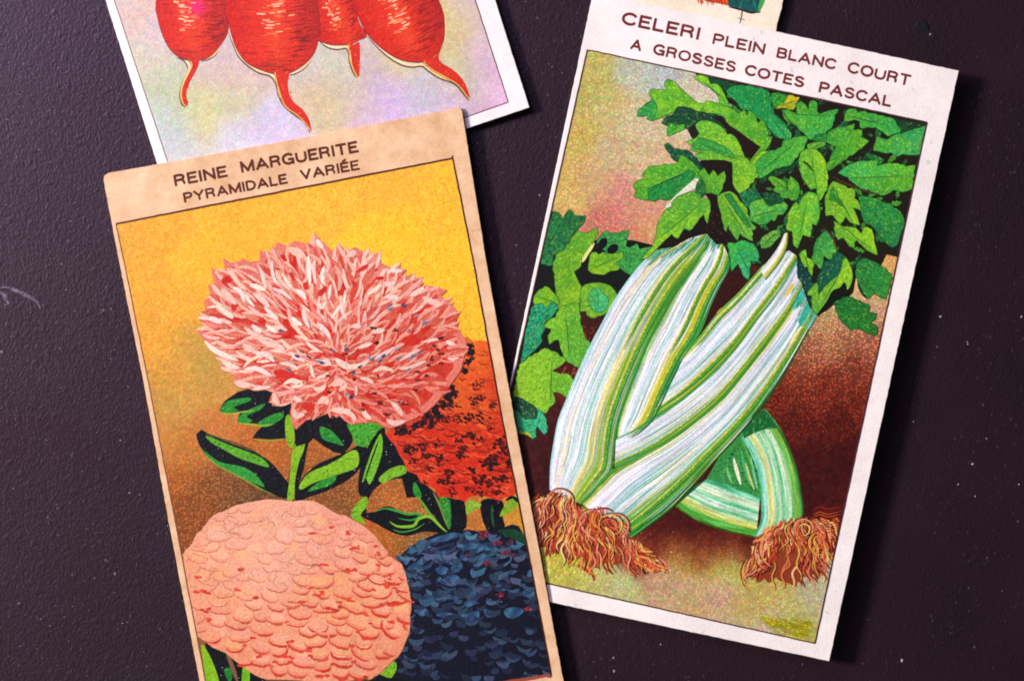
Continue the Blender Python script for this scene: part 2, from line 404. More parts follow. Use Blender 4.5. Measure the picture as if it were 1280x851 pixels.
# ------------------------------------------------------------------ the tabletop
def table():
    m, nt, b = nodes('dark_painted_table'); L = nt.links.new
    tc = N(nt, 'ShaderNodeTexCoord'); ob = tc.outputs['Object']
    mp = N(nt, 'ShaderNodeMapping'); mp.inputs['Rotation'].default_value = (0, 0, 1.2); mp.inputs['Scale'].default_value = (1, .75, 1)
    L(ob, mp.inputs[0])
    big = N(nt, 'ShaderNodeTexNoise'); big.inputs['Scale'].default_value = 1/(130*K); big.inputs['Detail'].default_value = 6
    L(ob, big.inputs['Vector'])
    cr = N(nt, 'ShaderNodeValToRGB'); L(big.outputs['Fac'], cr.inputs[0])
    cr.color_ramp.elements[0].position = .3; cr.color_ramp.elements[1].position = .75
    cr.color_ramp.elements[0].color = (.0092, .0034, .0048, 1); cr.color_ramp.elements[1].color = (.0240, .0110, .0155, 1)
    # pale dust grains embedded in the paint
    vo = N(nt, 'ShaderNodeTexVoronoi'); vo.inputs['Scale'].default_value = 1/(9*K); L(mp.outputs[0], vo.inputs['Vector'])
    sx = N(nt, 'ShaderNodeSeparateColor'); L(vo.outputs['Color'], sx.inputs[0])
    thr = math_(nt, 'MULTIPLY', math_(nt, 'SUBTRACT', sx.outputs[0], 0.86), 1.1)
    dotm = N(nt, 'ShaderNodeMapRange'); L(math_(nt, 'SUBTRACT', thr, vo.outputs['Distance']), dotm.inputs[0])
    dotm.inputs[1].default_value = -0.03; dotm.inputs[2].default_value = .06
    mx = N(nt, 'ShaderNodeMix', data_type='RGBA'); L(dotm.outputs[0], mx.inputs[0]); L(cr.outputs[0], mx.inputs[6]); mx.inputs[7].default_value = (.085, .066, .10, 1)
    v2 = N(nt, 'ShaderNodeTexVoronoi'); v2.inputs['Scale'].default_value = 1/(4.2*K); L(mp.outputs[0], v2.inputs['Vector'])  # finer flecks: sparkle of the grainy surface put into the base colour
    s2 = N(nt, 'ShaderNodeSeparateColor'); L(v2.outputs['Color'], s2.inputs[0])
    d2 = N(nt, 'ShaderNodeMapRange'); L(math_(nt, 'SUBTRACT', math_(nt, 'MULTIPLY', math_(nt, 'SUBTRACT', s2.outputs[1], 0.62), 0.9), v2.outputs['Distance']), d2.inputs[0])
    d2.inputs[1].default_value = -0.12; d2.inputs[2].default_value = .16
    patch = N(nt, 'ShaderNodeTexNoise'); patch.inputs['Scale'].default_value = 1/(70*K); patch.inputs['Detail'].default_value = 3; L(ob, patch.inputs['Vector'])
    pr = N(nt, 'ShaderNodeMapRange'); L(patch.outputs['Fac'], pr.inputs[0]); pr.inputs[1].default_value = .45; pr.inputs[2].default_value = .62; pr.inputs[3].default_value = .05; pr.inputs[4].default_value = .85
    m2 = N(nt, 'ShaderNodeMix', data_type='RGBA'); L(math_(nt, 'MULTIPLY', d2.outputs[0], pr.outputs[0]), m2.inputs[0]); L(mx.outputs[2], m2.inputs[6]); m2.inputs[7].default_value = (.046, .034, .046, 1)
    L(m2.outputs[2], b.inputs['Base Color'])
    f = N(nt, 'ShaderNodeTexNoise'); f.inputs['Scale'].default_value = 1/(3.2*K); f.inputs['Detail'].default_value = 5; f.inputs['Roughness'].default_value = .62
    L(mp.outputs[0], f.inputs['Vector'])
    g = N(nt, 'ShaderNodeTexVoronoi'); g.inputs['Scale'].default_value = 1/(14*K); L(ob, g.inputs['Vector'])
    h = math_(nt, 'ADD', f.outputs['Fac'], math_(nt, 'MULTIPLY', math_(nt, 'MINIMUM', g.outputs['Distance'], .35), -.9))
    bp = N(nt, 'ShaderNodeBump'); bp.inputs['Strength'].default_value = .4; bp.inputs['Distance'].default_value = 0.0003
    L(h, bp.inputs['Height']); L(bp.outputs[0], b.inputs['Normal'])
    b.inputs['Roughness'].default_value = .38; b.inputs['Specular IOR Level'].default_value = .5; b.inputs['Specular Tint'].default_value = (.95, .72, .95, 1)
    rg = N(nt, 'ShaderNodeMapRange'); L(big.outputs['Fac'], rg.inputs[0]); rg.inputs[1].default_value = .3; rg.inputs[2].default_value = .7; rg.inputs[3].default_value = .46; rg.inputs[4].default_value = .33; L(rg.outputs[0], b.inputs['Roughness'])
    bpy.ops.mesh.primitive_cube_add(size=1, location=(0, 0, -0.006)); o = bpy.context.object
    o.name = 'tabletop'; o.scale = (0.62, 0.46, 0.012)
    bpy.ops.object.transform_apply(location=False, rotation=False, scale=True)
    bv = o.modifiers.new('b', 'BEVEL'); bv.width = .002; bv.segments = 3
    o.data.materials.append(m); o['kind'] = 'structure'
    # loose dust: small irregular flakes
    dm, nt, b = nodes('dust_flake'); b.inputs['Base Color'].default_value = (.30, .25, .30, 1); b.inputs['Roughness'].default_value = .6
    V, F = [], []
    def flake(x, y, r, el=1.0):
        o = len(V); a0 = rnd.uniform(0, 6.28); k = rnd.choice((5, 6, 7)); h = r*.6
        for i in range(k):
            a = a0+6.283*i/k; q = r*rnd.uniform(.55, 1.1)
            V.append(((x+math.cos(a)*q*el-640)*K, (425.5-y-math.sin(a)*q)*K, 0.00001))
        V.append(((x-640)*K, (425.5-y)*K, h*K))
        F.extend((o+i, o+(i+1) % k, o+k) for i in range(k))
    for x, y, r in ((144, 717, 2.2), (826, 805, 1.8), (767, 822, 1.7), (768, 838, 2.4), (1216, 580, 2.2), (1128, 825, 2.6), (1163, 43, 1.6), (1176, 396, 2.2),
                    (690, 241, 1.6), (675, 244, 1.4), (1198, 605, 1.3), (1277, 396, 2), (1210, 430, 1.2), (1274, 605, 1.4), (130, 388, 1.4), (2, 440, 1.8), (1209, 427, 1.2),
                    (24, 754, 1.7), (162, 616, 1.6), (60, 646, 1.3), (210, 657, 1.2), (1142, 527, 1.1), (1219, 620, 1.3), (1233, 548, 1.2)):
        flake(x, y, r)
    for i in range(1900):
        x, y = rnd.uniform(-60, 1340), rnd.uniform(-60, 910)
        if rnd.random() < .25+(x/1500): continue
        flake(x, y, rnd.uniform(.3, .75) if rnd.random() < .97 else rnd.uniform(.8, 1.2), rnd.uniform(1, 1.8))
    me = bpy.data.meshes.new('dust'); me.from_pydata(V, [], F); me.materials.append(dm)
    o = bpy.data.objects.new('dust', me); C.objects.link(o); o['kind'] = 'stuff'
    # old pale scuff at the left edge, and a chip in the paint at the upper right
    sm, nt, b = nodes('pale_scuff'); L = nt.links.new
    tc = N(nt, 'ShaderNodeTexCoord'); no = N(nt, 'ShaderNodeTexNoise'); no.inputs['Scale'].default_value = 1/(5*K); no.inputs['Detail'].default_value = 5
    L(tc.outputs['Object'], no.inputs['Vector'])
    cr = N(nt, 'ShaderNodeValToRGB'); L(no.outputs['Fac'], cr.inputs[0]); cr.color_ramp.elements[0].position = .35; cr.color_ramp.elements[1].position = .75
    cr.color_ramp.elements[0].color = (.035, .022, .04, 1); cr.color_ramp.elements[1].color = (.20, .17, .22, 1)
    L(cr.outputs[0], b.inputs['Base Color']); b.inputs['Roughness'].default_value = .5
    V, F = [], []
    def smear(pts, wd, z):
        P = np.array(catmull(pts, 10)); T = np.gradient(P, axis=0); T /= np.hypot(T[:, 0], T[:, 1])[:, None]; m = len(P); o = len(V)
        for i, p in enumerate(P):
            ww = wd*math.sin(math.pi*(i+.3)/(m-.4))*rnd.uniform(.6, 1.2)
            for sg in (-1, 1):
                q = p+np.array((-T[i, 1], T[i, 0]))*ww*sg*.5; V.append(((q[0]-640)*K, (425.5-q[1])*K, z))
        F.extend((o+2*i, o+2*i+1, o+2*i+3, o+2*i+2) for i in range(m-1))
    smear([(-8, 362), (8, 359), (22, 364), (36, 371), (46, 377), (51, 388)], 5, 8e-6)
    smear([(-6, 368), (2, 366), (8, 375), (11, 381)], 5, 1.2e-5)
    me = bpy.data.meshes.new('scuff_mark'); me.from_pydata(V, [], F); me.materials.append(sm)
    o = bpy.data.objects.new('scuff_mark', me); C.objects.link(o); o.parent = bpy.data.objects['tabletop']
    o.location = (0, 0, 0.006); o['label'] = 'pale curved scuff near the left edge of the tabletop'
    cm, nt, b = nodes('paint_chip'); b.inputs['Base Color'].default_value = (.012, .010, .014, 1); b.inputs['Roughness'].default_value = .25
    V, F = [], []; cx, cy = 1152, 34
    ring = [(-9, 4, 0), (-6, -5, 1.5), (0, -9, 2.2), (6, -4, 2.0), (9, 5, .6), (4, 7, 0.3), (-3, 6, 0.2)]
    for a, b_, z in ring: V.append(((cx+a-640)*K, (425.5-cy-b_)*K, (z+.05)*K))
    V.append(((cx-640)*K, (425.5-cy)*K, .9*K))
    for a, b_, z in ring: V.append(((cx+a*1.15-640)*K, (425.5-cy-b_*1.15)*K, -.2*K))
    F = [(i, (i+1) % 7, 7) for i in range(7)]+[(i, 8+i, 8+(i+1) % 7, (i+1) % 7) for i in range(7)]
    me = bpy.data.meshes.new('paint_chip'); me.from_pydata(V, [], F); me.materials.append(cm)
    o = bpy.data.objects.new('paint_chip', me); C.objects.link(o); o.parent = bpy.data.objects['tabletop']; o.location = (0, 0, 0.006)
table()

def frame_line(cd, pts, wd, c):
    n = len(pts)
    for i in range(n-1):
        a, b = np.array(pts[i], float), np.array(pts[i+1], float); L = np.hypot(*(b-a)); k = max(2, int(L/7))
        P = [a+(b-a)*j/k+np.array((rnd.gauss(0, .13), rnd.gauss(0, .13))) for j in range(k+1)]
        cd.stroke('line', P, wd, jit(c, 4, 3), jit(c, 4, 3), taper=(.9, .9), smooth=False, noclip=True, a=.2)

# ------------------------------------------------------------------ card 1: red roots
def radish_card():
    cd = Card('seed_label_card', (250, 60), 4.5, .0165, 0.0)
    cd.paper([(105, -85), (592, -85), (662, 134.5), (221, 283)], 2.6, M['paper_radish'], .25)
    fr = [(116, -80), (568, -80), (635.5, 128), (232, 270)]
    cd.clip = fr
    bg = cf([(140, 10, (212, 190, 178)), (165, 20, (214, 178, 158)), (185, 65, (205, 198, 165)), (195, 45, (208, 185, 185)), (210, 110, (182, 196, 150)), (235, 140, (196, 200, 130)),
             (205, 150, (190, 205, 185)), (222, 158, (175, 205, 195)), (250, 155, (212, 206, 120)), (230, 180, (205, 205, 205)), (270, 100, (208, 175, 165)), (300, 110, (205, 180, 160)),
             (262, 122, (208, 208, 130)), (300, 125, (196, 200, 130)), (330, 150, (206, 198, 226)), (290, 170, (212, 208, 220)), (345, 165, (212, 195, 225)), (310, 95, (212, 180, 165)),
             (395, 110, (214, 180, 130)), (385, 90, (198, 190, 175)), (420, 130, (208, 190, 130)), (405, 60, (196, 192, 160)), (420, 90, (196, 200, 165)), (450, 80, (200, 180, 170)), (480, 110, (196, 168, 196)),
             (490, 125, (206, 172, 226)), (520, 115, (196, 188, 205)), (540, 105, (186, 186, 176)), (460, 145, (212, 178, 200)), (500, 80, (212, 196, 130)), (570, 40, (208, 186, 110)),
             (570, 90, (204, 192, 120)), (590, 100, (190, 190, 160)), (605, 60, (212, 180, 190)), (598, 20, (212, 184, 170)), (620, 110, (232, 180, 212)), (612, 85, (222, 170, 210)), (585, 135, (206, 170, 190)),
             (555, 120, (200, 178, 205)), (440, 120, (204, 184, 160)), (255, 60, (206, 190, 175)), (290, 60, (205, 180, 175))], 15)
    cd.grad('pic', fr, lambda x, y: mixc(bg(x, y)[:3], (206, 194, 184), .28)+(.05,), 6, 7)
    # woven blotches of litho tint
    for i in range(520):
        x, y = rnd.uniform(135, 640), rnd.uniform(0, 200)
        if not inside((x, y), fr): continue
        c = bg(x, y)[:3]; t = rnd.choice([(222, 206, 110), (206, 180, 226), (216, 160, 140), (170, 205, 190), (235, 225, 225)])
        L = rnd.uniform(3, 8)
        cd.stroke('pic', [(x, y), (x+L*.8, y+L*.62)], rnd.uniform(.8, 1.5), mixc(c, t, rnd.uniform(.25, .5)), smooth=False)
    A = (120, 0, 4.253); B = (400, 0, 4.253)
    halo = (244, 226, 196); dk = (70, 22, 18); y_ = (230, 190, 90)
    def halo_line(key, pts, w=2.6):
        P = catmull(pts, 6)
        cd.stroke(key, [(p[0]-.6, p[1]+1.6) for p in P], w+1.3, (110, 80, 70), smooth=False)
        cd.stroke(key, P, w, halo, y_, smooth=False)
    def body(key, outline, axis, side, mag=None, hatch=1.0):
        """outline; axis (cx0,cy0,cx1,cy1,halfwidth): red with darker right flank"""
        cx0, cy0, cx1, cy1, hw = axis
        ax = np.array((cx1-cx0, cy1-cy0), float); L = np.hypot(*ax); ax /= L; nx = np.array((-ax[1], ax[0]))*(-1)
        def uv(x, y):
            d = np.array((x-cx0, y-cy0)); return float(d@ax/L), float(d@nx/hw)
        def fn(x, y):
            v, u = uv(x, y)
            c = (214, 48, 24)
            if u < -.3: c = mixc(c, (196, 28, 14), min(1, (-u-.3)*1.4))
            c = mixc(c, (232, 92, 40), max(0, 1-abs(u+.0)/.3)*.35)
            if u > .45: c = mixc(c, (150, 24, 22), min(1, (u-.45)*1.5))
            if v > .82: c = mixc(c, (176, 30, 20), min(1, (v-.82)*3))
            if mag: c = mixc(c, (228, 32, 112), math.exp(-((x-mag[0])**2+(y-mag[1])**2)/(2*mag[2]**2)))
            return c
        O = catmull(outline, 6)
        cd.poly(key, [(p[0]-.3, p[1]+1.2) for p in O], (96, 20, 16))
        cd.grad(key, O, fn, 3.2, 6)
        pt = lambda v, u: (cx0+ax[0]*L*v+nx[0]*hw*u, cy0+ax[1]*L*v+nx[1]*hw*u)
        # engraved cross strokes: dark on the right flank, light in the middle
        for i in range(int(280*hatch)):
            v = rnd.uniform(0.0, 1.0); u = rnd.choice((rnd.uniform(.3, .98), rnd.gauss(.62, .16), rnd.uniform(-.9, .9)))
            if v > .8 and rnd.random() < .6: u = rnd.uniform(-.5, .8)
            ln = rnd.uniform(.06, .2)
            p = [pt(v+.015*math.cos(3*(u+q)), u+q) for q in (-ln, 0, ln)]
            if not all(inside(q, O) for q in p): continue
            dark = u > .25 or v > .86
            c = jit((110, 14, 12) if dark and rnd.random() < .6 else (170, 26, 16), 12) if (dark or rnd.random() < .55) else jit((228, 70, 34), 10)
            cd.stroke(key, p, rnd.uniform(.6, 1.25), mixc(c, (190, 34, 20), .25))
        for i in range(int(85*hatch)):
            v = rnd.uniform(0.0, .62); u = rnd.gauss(side, .13); ln = rnd.uniform(.03, .11)
            p = [pt(v+.02*math.cos(3*(u+q)), u+q) for q in (-ln, 0, ln)]
            if not all(inside(q, O) for q in p): continue
            cd.stroke(key, p, rnd.uniform(.9, 1.9), rnd.choice([(240, 170, 110), (236, 196, 150), (236, 120, 60), (230, 96, 60), (228, 90, 70)]))
        return O
    def taproot(key, pts, c=(206, 44, 26)):
        P = catmull(pts, 5, True)
        cd.poly(key, [(p[0]-1.4, p[1]+1.2) for p in P], (88, 40, 26)); cd.poly(key, [(p[0]-1.1, p[1]+.6) for p in P], y_)
        cd.poly(key, P, c)
        for i in range(26):
            k = rnd.randrange(len(P)); a = np.array(P[k]); b = np.array(P[(len(P)-k) % len(P)]); q = a+(b-a)*rnd.uniform(.15, .6)
            cd.stroke(key, [tuple(q), (q[0]+rnd.uniform(-1.5, 1.5), q[1]+rnd.uniform(2, 5))], .9, rnd.choice([(150, 18, 18), (236, 96, 50), (176, 30, 24)]), smooth=False)
    for x0_, n_ in ((240, 5), (340, 6), (415, 4), (468, 6)):
        for i in range(n_):
            x = x0_+(i-n_/2)*7; cd.stroke('r2' if x0_ == 340 else 'r1' if x0_ == 240 else 'r3' if x0_ == 415 else 'r4', [(x0_+(x-x0_)*.4, -44), (x, -60), (x+rnd.uniform(-4, 4), -76)], 4, (86, 130, 50), (60, 120, 50), taper=(.8, .6))
    # back root
    o3 = D(*B, "0,-215 -30,100 -15,200 5,220 60,236 120,238 170,232 210,212 250,185 200,90 165,-215")
    halo_line('r3', D(*B, "-2,215 40,245 90,255 140,250 158,275 162,320 180,380 195,408"))
    body('r3', o3, (415, -10, 440, 60, 30), -.3, hatch=.7)
    taproot('r3', D(*B, "155,232 180,238 208,225 213,270 212,330 207,408 192,395 172,350 165,300"))
    # left root
    halo_line('r1', D(*A, "430,300 470,318 492,345 495,372 470,430 453,490 458,545 480,565"))
    halo_line('r1', D(*A, "560,322 620,298 655,262"), 2)
    o1 = D(*A, "340,-215 318,20 325,80 345,160 380,240 430,295 490,320 560,318 620,290 680,215 705,160 700,80 690,-215")
    body('r1', o1, (240, -25, 244, 76, 44), -.25, (247, 10, 8))
    taproot('r1', D(*A, "495,312 525,322 548,315 545,350 520,400 494,450 480,500 488,562 466,550 456,500 470,440 500,380 512,345"))
    # middle root
    halo_line('r2', D(*A, "705,160 735,240 775,310 860,375 930,398 962,440 975,500 1010,560 1070,612 1120,650 1138,700"))
    halo_line('r2', D(*A, "1030,396 1090,370 1145,320"), 2)
    o2 = D(*A, "700,-215 685,20 700,100 722,190 748,260 800,330 880,372 960,393 1030,388 1110,340 1160,285 1183,220 1192,120 1160,-215")
    body('r2', o2, (340, -40, 347, 94, 57), .02)
    taproot('r2', D(*A, "955,385 1000,395 1030,378 1020,450 1040,530 1100,585 1132,635 1146,700 1125,668 1080,618 1010,565 978,490"))
    # right root
    halo_line('r4', D(*B, "250,185 330,268 410,325 480,348 545,345 580,370 640,408 720,440 770,500 795,530"))
    halo_line('r4', D(*B, "650,262 668,190 662,80 640,10"), 1.6)
    o4 = D(*B, "190,-215 180,20 205,90 250,178 330,258 410,308 480,328 555,328 615,300 640,270 663,180 660,80 635,10 600,-215")
    body('r4', o4, (478, -30, 524, 76, 50), -.05)
    taproot('r4', D(*B, "555,325 600,310 630,288 640,330 715,378 768,440 798,522 775,500 735,450 660,405 595,368"))
    frame_line(cd, [(568, -80), (635.5, 128), (232, 270)], 1.5, (96, 44, 62))
    frame_line(cd, [(116, -80), (232, 270)], 1.3, (120, 96, 92))
    cd.build({'pic': ('printed_picture', None, 'radish_bg'), 'r3': ('red_root', 'pic', 'radish'), 'r1': ('red_root', 'pic', 'radish'),
              'r2': ('red_root', 'pic', 'radish'), 'r4': ('red_root', 'pic', 'radish'), 'line': ('border_line', None, 'line')}, M)
    label(cd.root, 'white-bordered card printed with four red roots, tucked under the flower card', 'printed card', 'vintage seed cards')
radish_card()

# ------------------------------------------------------------------ card 2: only a corner, top right
def corner_card():
    cd = Card('seed_label_card', (870, 0), 6.0, .03, 0.0)
    cd.paper([(752, -90), (1001, -90), (968.5, 46), (752, 30)], 2.2, M['paper_cream'], .5, 9)
    cd.clip = [(760, -86), (992, -86), (960, 44), (760, 28)]
    T = (680, 0, 4.253)
    O = D(*T, "760,-200 1190,-200 1165,-40 1150,70 1120,72 1060,55 1000,45 980,32 900,15 835,0")
    cd.poly('pic', O, (60, 60, 40), .1)
    cd.poly('red', D(*T, "790,-160 965,-120 978,30 900,12 835,-5"), (206, 62, 22), .2)
    for i in range(30):
        x = rnd.uniform(870, 908); cd.stroke('red', [(x, rnd.uniform(-12, 2)), (x+3, rnd.uniform(2, 8))], 1.2, rnd.choice([(176, 36, 16), (226, 96, 40)]), smooth=False)
    cd.poly('teal', D(*T, "965,-150 1185,-190 1165,-20 1135,68 1100,62 1030,40 990,36 978,20"), (22, 84, 78), .2)
    cd.stroke('teal', D(*T, "1178,-120 1168,-20 1140,66"), 6, (52, 150, 66), (70, 160, 80))
    for i in range(40):
        x = rnd.uniform(914, 948); y = rnd.uniform(-20, 10)
        cd.stroke('teal', [(x, y), (x+rnd.uniform(-3, 3), y+rnd.uniform(3, 8))], 1.3, rnd.choice([(14, 50, 56), (40, 120, 100), (20, 70, 90)]), smooth=False)
    cd.stroke('teal', D(*T, "975,38 1040,52 1100,70 1140,66"), 2.2, (20, 22, 26))
    cd.stroke('line', [(928, 10), (927, 20), (924.5, 31)], 1.7, (70, 66, 78), noclip=True)
    cd.stroke('line', [(921, 22.5), (932, 26)], 1.2, (120, 116, 130), smooth=False)
    cd.build({'pic': ('printed_picture', None, 'celery'), 'red': ('printed_vegetable', 'pic', 'celery'), 'teal': ('printed_leaf', 'pic', 'celery'), 'line': ('border_line', None, 'line')}, M)
    label(cd.root, 'cream card corner with red and teal print, tucked under the celery card', 'printed card', 'vintage seed cards')
corner_card()

# ------------------------------------------------------------------ card 3: celery
def celery_card():
    ux, uy = .9775, .211
    g = .040
    cd = Card('seed_label_card', (650, 440), 6.6, g*ux, g*uy)
    cd.paper([(741.5, -9.5), (1198.5, 88.5), (1036.5, 826), (584, 730.5)], 2.8, M['paper_white'], .3, 5)
    fr = [(734, 62.5), (1158.5, 153), (1018.5, 803.5), (589, 707.5)]
    cd.clip = fr
    bg = cf([(745, 80, (190, 178, 92)), (740, 110, (182, 172, 84)), (790, 85, (184, 188, 158)), (830, 90, (176, 186, 172)), (860, 120, (204, 194, 160)), (760, 130, (196, 180, 112)), (800, 150, (202, 186, 140)),
             (720, 170, (196, 170, 84)), (770, 190, (198, 174, 124)), (820, 210, (206, 178, 132)), (705, 220, (200, 168, 84)), (740, 225, (204, 166, 110)), (770, 245, (206, 140, 116)), (765, 275, (204, 120, 100), .1),
             (755, 300, (204, 122, 98), .1), (800, 260, (208, 146, 112)), (820, 290, (214, 158, 104)), (790, 310, (204, 130, 96)), (705, 255, (206, 172, 96)), (840, 240, (206, 160, 130)),
             (690, 300, (190, 150, 90)), (700, 380, (60, 20, 12)), (690, 440, (60, 18, 12)), (660, 530, (66, 16, 14)), (680, 560, (60, 14, 12)), (660, 600, (60, 14, 12)), (752, 400, (90, 30, 16)), (720, 460, (92, 22, 16)),
             (905, 350, (66, 24, 12)), (890, 395, (80, 26, 8)), (1055, 372, (214, 180, 120)), (1085, 390, (206, 160, 116), .2), (1095, 345, (222, 170, 90), .1), (1075, 330, (206, 180, 130)), (1030, 400, (196, 158, 100), .3),
             (1040, 425, (184, 116, 76), .5), (1090, 430, (184, 110, 74), .5), (1005, 445, (180, 110, 74), .5), (1000, 470, (158, 66, 38), .6), (1070, 465, (154, 66, 42), .6), (1030, 490, (136, 48, 26), .6), (1080, 505, (124, 42, 24), .5),
             (975, 500, (130, 44, 22), .6), (990, 530, (98, 26, 14), .5), (1050, 530, (98, 26, 14), .5), (1070, 570, (66, 10, 8), .2), (1010, 580, (66, 12, 8), .1), (1060, 620, (70, 12, 8)), (1040, 600, (62, 10, 8)),
             (800, 692, (150, 74, 40), .2), (845, 689, (140, 60, 32), .2), (895, 692, (150, 64, 34), .2), (820, 655, (74, 16, 8)), (860, 665, (66, 12, 8)), (900, 678, (66, 12, 8)), (940, 680, (74, 14, 8)), (815, 680, (110, 36, 20), .3), (870, 690, (140, 60, 30), .2), (920, 690, (150, 66, 34), .2),
             (700, 705, (186, 180, 60)), (690, 720, (190, 180, 80)), (740, 725, (188, 184, 96)), (770, 735, (186, 186, 120)), (850, 702, (196, 176, 70)), (830, 720, (188, 150, 110)), (900, 705, (192, 186, 84)), (915, 712, (186, 192, 90)),
             (860, 745, (196, 166, 110)), (900, 740, (196, 156, 120)), (930, 765, (196, 170, 90)), (960, 760, (190, 170, 90)), (980, 775, (188, 176, 110)), (990, 790, (180, 170, 50)), (1010, 785, (176, 168, 60)), (1020, 770, (186, 178, 140)), (920, 780, (190, 170, 130)),
             (1000, 800, (180, 176, 90)), (960, 790, (194, 180, 160)), (845, 730, (196, 160, 120))], 13)
    cd.grad('pic', fr, lambda x, y: bg(x, y)[:4], 5, 8)
    for i in range(5200):      # litho flecks
        x, y = rnd.uniform(640, 1160), rnd.uniform(60, 805)
        if not inside((x, y), fr): continue
        c = bg(x, y); lum = sum(c[:3])
        if lum < 260:
            if y < 470 or lum < 120: continue
            t = rnd.choice([(206, 96, 50), (220, 130, 60), (60, 8, 4)])
        else: t = rnd.choice([(226, 206, 90), (214, 214, 224), (214, 130, 110), (170, 150, 60), (240, 220, 190)])
        L = rnd.uniform(1.2, 3.4); a = rnd.uniform(0, 3.14)
        cd.stroke('pic', [(x, y), (x+L*math.cos(a), y+L*math.sin(a))], rnd.uniform(.7, 1.3), mixc(c[:3], t, rnd.uniform(.25, .6)), smooth=False)
    for txt in ("380,505 470,520 560,540 650,530 655,560 610,620 560,610 540,570 440,565",):
        cd.poly('pic', catmull(D(860, 651, 4.253, txt), 4, True), (178, 166, 34), .1)
        for i in range(50):
            x = rnd.uniform(965, 1012); y = rnd.uniform(772, 794); cd.stroke('pic', [(x-6, y-1), (x+6, y+2)], .9, (140, 130, 20), smooth=False)
    for i in range(70):
        x = rnd.uniform(678, 745); y = rnd.uniform(703, 722); cd.stroke('pic', [(x-1, y+3), (x+1, y-3)], 1.3, rnd.choice([(200, 196, 50), (150, 150, 40), (220, 214, 120)]), smooth=False)
    E = (780, 80, 6.4); F = (960, 100, 6.4); G = (780, 190, 6.4); H = (960, 200, 6.4); I = (960, 300, 6.4); J = (640, 250, 6.4); KK = (640, 370, 6.4); LL = (640, 430, 6.4)
    lt = (146, 204, 34); md = (92, 186, 46); tl = (44, 164, 84); dg = (22, 92, 44); dt = (10, 62, 52); blk = (14, 14, 9); brn = (26, 22, 9)
    hp = 1
    def leaf(key, pts, c, h=0.7, c2=None, rough=False, ang=None, a=.18):
        pts = [tuple(p) for p in pts]
        cx = sum(p[0] for p in pts)/len(pts); cy = sum(p[1] for p in pts)/len(pts)
        out = []
        for i in range(len(pts)):
            a_, b_ = pts[i-1], pts[i]; L_ = math.hypot(b_[0]-a_[0], b_[1]-a_[1]); n_ = int(L_/4.2)
            out.append(a_)
            for j in range(1, n_):
                t_ = j/n_; q_ = (a_[0]+(b_[0]-a_[0])*t_, a_[1]+(b_[1]-a_[1])*t_); d_ = math.hypot(q_[0]-cx, q_[1]-cy)+.1
                o_ = rnd.uniform(.3, 1.5) if j % 2 else rnd.uniform(-1.1, .1)
                out.append((q_[0]+(q_[0]-cx)/d_*o_, q_[1]+(q_[1]-cy)/d_*o_))
        pts = out
        c2 = c2 or mixc(c, (40, 150, 60), .35)
        th = rnd.uniform(0, 6.28); R = max(abs(p[0]-cx)+abs(p[1]-cy) for p in pts)
        far = max(((a_, b_) for a_ in pts[::2] for b_ in pts[1::2]), key=lambda q: (q[0][0]-q[1][0])**2+(q[0][1]-q[1][1])**2)
        (ax_, ay_), (bx_, by_) = far; L0 = math.hypot(bx_-ax_, by_-ay_)+1e-6; dx, dy = (bx_-ax_)/L0, (by_-ay_)/L0; sd = rnd.choice((-1, 1))
        def fn(x, y):
            q = (x-cx)*-dy+(y-cy)*dx
            t = .5+.5*((x-cx)*math.cos(th)+(y-cy)*math.sin(th))/R*1.3+.12*math.sin(x*.31)+.12*math.sin(y*.27)
            r_ = mixc(c, c2, min(1, max(0, t)))
            return mixc(r_, (24, 120, 50), .2 if q*sd > 0 else 0)+(a,)
        P0 = catmull(pts, 1, True)
        cd.stroke(key, [tuple(p) for p in P0]+[tuple(P0[0])], 1.5, mixc(c, (10, 40, 18), .75), taper=(1, 1), smooth=False)
        cd.grad(key, pts, fn, 4, 9)
        xs = [p[0] for p in pts]; ys = [p[1] for p in pts]
        ar = (max(xs)-min(xs))*(max(ys)-min(ys)); base_an = math.atan2(dy, dx)
        for i in range(int(ar/11*h)):
            x, y = rnd.uniform(min(xs), max(xs)), rnd.uniform(min(ys), max(ys)); L = rnd.uniform(2, 5)
            q = (x-cx)*-dy+(y-cy)*dx
            aa = ang if ang is not None else base_an+(.75 if q > 0 else -.75)+rnd.gauss(0, .12)
            e = (x+L*math.cos(aa), y+L*math.sin(aa))
            if not inside((x, y), pts) or not inside(e, pts): continue
            dk = mixc(c, (8, 44, 24), rnd.uniform(.2, .6)) if rnd.random() < (.8 if rough else .38) else mixc(c, (196, 222, 60), rnd.uniform(.2, .55))
            cd.stroke(key, [(x, y), e], rnd.uniform(.6, 1.15), dk, smooth=False)
        if h < 1.1 and L0 > 14:
            mid = [(cx+dx*L0*t+rnd.gauss(0, .4), cy+dy*L0*t+rnd.gauss(0, .4)) for t in (-.34, -.1, .12, .34)]
            if all(inside(q, pts) for q in mid): cd.stroke(key, mid, 1.3, mixc(c, (12, 60, 26), .6))
    def flat(key, pts, c, sm=False):
        cd.poly(key, catmull(pts, 4, True) if sm else pts, c, .1)
    # ---- left cluster of leaves
    k = 'lf'
    flat(k, [(690, 262), (705, 300), (740, 300), (790, 300), (824, 308), (800, 330), (768, 376), (753, 404), (746, 408), (733, 400), (740, 425), (735, 436), (724, 462), (718, 458), (706, 452), (700, 462), (690, 448), (640, 480), (645, 440)], (10, 16, 10))
    leaf(k, D(*J, "335,90 375,105 405,150 430,110 460,78 485,95 500,125 540,130 592,128 580,175 530,230 480,290 420,400 330,440 320,520 235,510 270,300"), dg, 2.2, (40, 140, 70), True, -.9)
